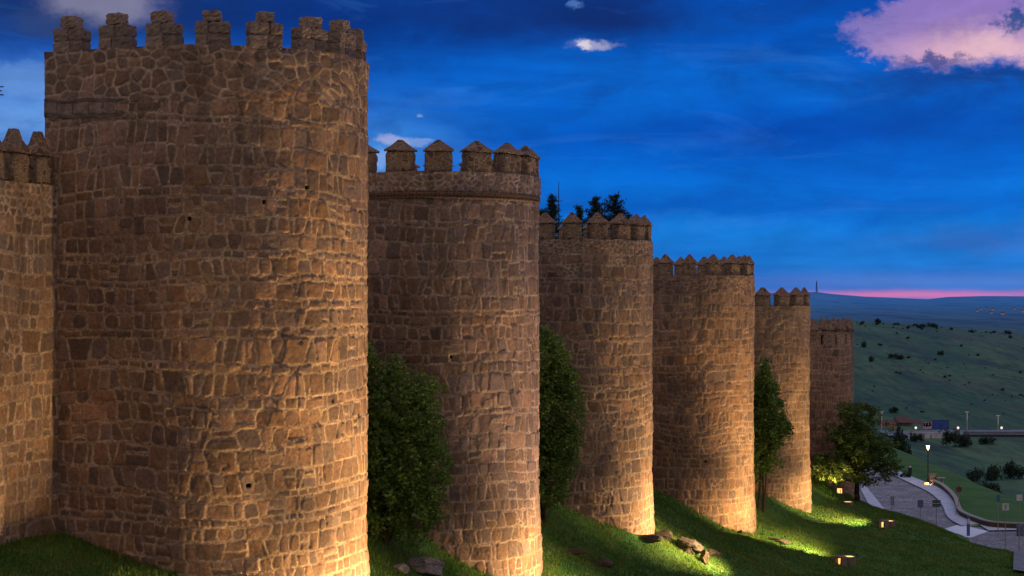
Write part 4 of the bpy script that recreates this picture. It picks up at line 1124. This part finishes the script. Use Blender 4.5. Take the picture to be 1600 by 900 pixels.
# far hill mast and pale buildings on the plain
X, Y, Z = at(1276, 440, 7900); zb = at(1276, 457, 7900)[2]; root = empty('hill_mast', (X, Y, zb)); tag(root, 'lattice mast on the summit of the distant blue hill', 'mast')
mb = MB(); H = Z - zb
for sx, sy in ((-1, -1), (1, -1), (1, 1), (-1, 1)): mb.tube((sx * 3.2, sy * 3.2, -6), (sx * .9, sy * .9, H), 1.3, .9, 5)
for i in range(6):
    a = 3.0 - i * .4; z = i * H / 6; mb.tube((-a, -a, z), (a * .9, -a, z + H / 6), .7, None, 4)
mb.build('frame', M['dark_metal'], root); MB().tube((0, 0, H - 2), (0, 0, H + 10), .8, .4, 5).build('antenna', M['dark_metal'], root)
for i in range(9):
    u = rs.uniform(1525, 1604); v = rs.uniform(486, 503); d = 3000 + (505 - v) * 60; x = (u - 800) / FPX * d; z = zg(x, d); w = rs.uniform(3, 6)
    root = empty('farm_building', (x, d, z)); tag(root, 'tiny pale building far out on the hazy plain', 'building', 'pale buildings out on the plain')
    MB().box((0, 0, 1), (w, 6, 6)).build('wall', M['plaster'], root); MB().add([(-w / 2 - .3, -3.3, 4.01), (w / 2 + .3, -3.3, 4.01), (w / 2 + .3, 3.3, 4.01), (-w / 2 - .3, 3.3, 4.01), (-w / 2, 0, 5.8), (w / 2, 0, 5.8)], [(0, 1, 5, 4), (2, 3, 4, 5), (1, 2, 5), (3, 0, 4)]).build('roof', M['roof'], root)

# ------------------------------------------------------------------ sky
world = bpy.data.worlds.new('World'); scene.world = world; world.use_nodes = True
S.nt = world.node_tree; nt = S.nt
bg = nt.nodes['Background']
dirv = coord('Generated'); dx, dy, dz = sep(dirv)
A = S.m('ARCTAN2', dx, dy) * FPX; E = S.m('ARCSINE', dz) * FPX
def pA(u): return FPX * math.atan((u - 800) / FPX)
def pE(u, v): a = (u - 800) / FPX; b = (HV - v) / FPX; return FPX * math.atan(b / math.hypot(1, a))
w1 = noise(vec(A / 160, E / 70), 1.0, 7, .6, 0, 0) - .5; w2 = noise(vec(A / 160 + 31.7, E / 70 + 8.3), 1.0, 7, .6) - .5
f1_ = noise(vec(A / 45, E / 30), 1.0, 6, .62) - .5; f2_ = noise(vec(A / 45 + 9, E / 30 + 4), 1.0, 6, .62) - .5
Aw = A + w1 * 170 + f1_ * 40; Ew = E + w2 * 80 + f2_ * 22
g1_ = noise(vec(A / 15, E / 11), 1.0, 4, .6) - .5; g2_ = noise(vec(A / 15 + 3, E / 11 + 7), 1.0, 4, .6) - .5
Am = A + w1 * 60 + f1_ * 60 + g1_ * 26; Em = E + w2 * 34 + f2_ * 30 + g2_ * 13
nb = noise(vec(A / 620, E / 95, 2.2), 1.0, 8, .56, .6)          # long layered bands
nf = noise(vec(A / 210, E / 80, 5.2), 1.0, 8, .6, .8)           # billows
def lin(*c): return tuple(((q / 255) / 12.92 if q / 255 <= .04045 else ((q / 255 + .055) / 1.055) ** 2.4) for q in c)
base = ramp(E / 900 + .0, [(0.0, lin(42, 124, 208)), (.10, lin(12, 122, 220)), (.22, lin(0, 108, 216)), (.36, lin(0, 102, 210)), (.52, lin(0, 82, 186)), (.8, lin(24, 56, 130))])
c = base
# brighter toward the old sunset on the left
left = sstep(A, pA(700), pA(-60)) * sstep(E, 420, 240)
c = mix(left * .95, c, lin(112, 166, 232))
c = mix(gauss(Aw, E, pA(600), pE(600, 235), 120, 70) * .75, c, lin(72, 148, 226))
c = mix(gauss(Aw, Ew, pA(900), pE(900, 130), 380, 60) * .5, c, lin(10, 104, 206))
c = mix(gauss(Aw, Ew, pA(1150), pE(1150, 380), 500, 34) * .55, c, lin(26, 124, 212))
c = mix(gauss(Aw, Ew, pA(1540), pE(1540, 378), 130, 16) * .55, c, lin(66, 112, 190))
# dark cloud decks
band = ramp(nb, [(.40, 0.0), (.62, 1.0)]); bil = ramp(nf, [(.42, 0.0), (.66, 1.0)])
c = mix(S.m('MULTIPLY', band, .42), c, lin(0, 66, 164))
c = mix(gauss(Aw, Ew, pA(1230), pE(1230, 205), 420, 42) * .75, c, lin(0, 66, 168))
c = mix(gauss(Aw, Ew, pA(1080), pE(1080, 322), 420, 22) * .6, c, lin(0, 78, 178))
c = mix(sstep(Ew, pE(800, 95), pE(800, 25)) * sstep(Aw, pA(1180), pA(900)) * .85, c, lin(12, 44, 112))
c = mix(sstep(Ew, pE(300, 110), pE(300, 40)) * sstep(A, pA(560), pA(200)) * .7, c, lin(26, 52, 108))
c = mix(gauss(Aw, Ew, pA(500), pE(500, 60), 190, 60) * .8, c, lin(4, 48, 128))
c = mix(gauss(Am, Em, pA(950), pE(950, 30), 100, 24) * .8, c, lin(14, 40, 104))
c = mix(sstep(nf + f1_ * .25, .50, .66) * sstep(E, 60, 300) * .28, c, lin(4, 70, 164))
c = mix(bil * sstep(E, 150, 420) * .3, c, lin(14, 50, 122))
# grey-white gap over the nearest tower, cloud edge at the corner
gap = gauss(Am, Em, pA(160), pE(160, 5), 95, 34)
c = mix(sstep(gap, .15, .8) * .8, c, lin(132, 130, 158))
c = mix(sstep(gauss(Am, Em, pA(85), pE(85, 38), 80, 26), .2, .9) * .8, c, lin(44, 66, 118))
c = mix(sstep(gauss(Am, Em, pA(30), pE(30, 125), 90, 30), .3, .8) * .5, c, lin(112, 160, 226))
# bright torn cloudlets
def wisp(u, v, su, sv, col_, k=1.0, lo=.3, hi=1.0):
    global c
    c = mix(sstep(gauss(Am, Em, pA(u), pE(u, v), su, sv), lo, hi) * k, c, lin(*col_))
wisp(932, 73, 42, 8.5, (176, 176, 208), .8, .15); wisp(915, 75, 16, 7, (226, 216, 226), .8); wisp(658, 181, 9, 4, (150, 176, 226), .6, .15); wisp(900, 8, 16, 9, (84, 130, 200), .7)
wisp(616, 222, 30, 12, (178, 184, 222), .6, .3, .9); wisp(655, 222, 24, 9, (150, 176, 226), .5, .3, .9); wisp(596, 250, 26, 16, (140, 176, 232), .6, .2, .9)
# the rose gap upper right
Am = Am + f1_ * 46 + g1_ * 30; Em = Em + f2_ * 26 + g2_ * 16
ed = sstep(Em, pE(1450, 116), pE(1450, 84)) * sstep(Am - S.m('MAXIMUM', (Em - pE(1400, 40)) * 1.9, 0.0) - S.m('MAXIMUM', (pE(1400, 72) - Em) * 2.2, 0.0), pA(1300), pA(1350))
inner = mix(sstep(E + w1 * 60, pE(1500, 95), pE(1500, 20)), lin(214, 168, 196), lin(140, 116, 186))
inner = mix(sstep(A, pA(1470), pA(1330)) * .8, inner, lin(132, 120, 192))
inner = mix(sstep(nf + f1_ * .4, .5, .72) * .55, inner, lin(104, 100, 176))
inner = mix(gauss(Am, Em, pA(1545), pE(1545, 70), 60, 26) * .8, inner, lin(232, 190, 200))
c = mix(ed, c, inner)
c = mix(sstep(gauss(Am, Em, pA(1456), pE(1456, 93), 52, 10), .2, .9) * .85, c, lin(60, 76, 146)); c = mix(sstep(gauss(Am, Em, pA(1592), pE(1592, 28), 26, 26), .2, .9) * .9, c, lin(24, 72, 140))
c = mix(gauss(Aw, Ew, pA(1540), pE(1540, 122), 170, 16) * .8, c, lin(16, 58, 132))
tex = ramp(noise(vec(A / 130, E / 62, 7.7), 1.0, 9, .62, .5), [(.30, .87), (.5, 1.0), (.70, 1.13)])
c = mix(1.0, c, tex, 'MULTIPLY')
c = mix(ramp(noise(vec(A / 260, E / 48, 3.3), 1.0, 8, .6, 1.0), [(.55, 0.0), (.78, .22)]), c, lin(70, 140, 226))
# rose strip on the horizon
strip_e = gauss(A * 0, E + f2_ * 5 + w2 * 8, 0, pE(1450, 460.5), 1, 6.5)
c = mix(strip_e * sstep(A, pA(1090), pA(1380)) * .85 * (1.0 - .35 * sstep(A, pA(1500), pA(1620))), c, lin(222, 122, 176))
c = mix(gauss(A * 0, E, 0, pE(1450, 440), 1, 14) * sstep(A, pA(1050), pA(1300)) * .35, c, lin(112, 132, 208))
# unseen dome: pink behind, pale blue overhead, added as ambient fill light
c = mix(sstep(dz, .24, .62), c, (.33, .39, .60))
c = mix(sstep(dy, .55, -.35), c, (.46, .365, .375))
c = mix(sstep(dz, -.01, -.08), c, (.02, .025, .03))
sky = nt.nodes.new('ShaderNodeTexSky'); sky.sky_type = 'NISHITA'; sky.sun_disc = False; sky.sun_elevation = R(1.0); sky.sun_rotation = R(62); sky.air_density = 1.3; sky.ozone_density = 3.0
c = mix(1.0, c, mix(1.0, S(sky.outputs[0]), (.004, .004, .004), 'MULTIPLY'), 'ADD')
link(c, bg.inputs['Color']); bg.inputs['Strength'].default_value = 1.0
# afterglow: a very weak, very soft low sun
sl_ = bpy.data.lights.new('afterglow', 'SUN'); sl_.energy = .12; sl_.angle = R(25); sl_.color = (1, .72, .75)
so = bpy.data.objects.new('afterglow', sl_); col.objects.link(so); so.rotation_euler = (R(78), 0, R(180 - 62))

# ------------------------------------------------------------------ camera and render settings
cd = bpy.data.cameras.new('camera'); cam = bpy.data.objects.new('camera', cd); col.objects.link(cam)
cam.location = (0, 0, 0); cam.rotation_euler = (R(90), 0, 0)
cd.sensor_width = 36; cd.lens = 36 * FPX / 1600; cd.shift_y = (HV - 450) / 1600; cd.clip_end = 40000; cd.clip_start = .5
scene.camera = cam
scene.render.engine = 'CYCLES'
scene.cycles.use_denoising = True
scene.cycles.max_bounces = 5; scene.cycles.diffuse_bounces = 3; scene.cycles.sample_clamp_indirect = 4
scene.view_settings.view_transform = 'Standard'; scene.view_settings.look = 'None'; scene.view_settings.exposure = 0; scene.view_settings.gamma = 1
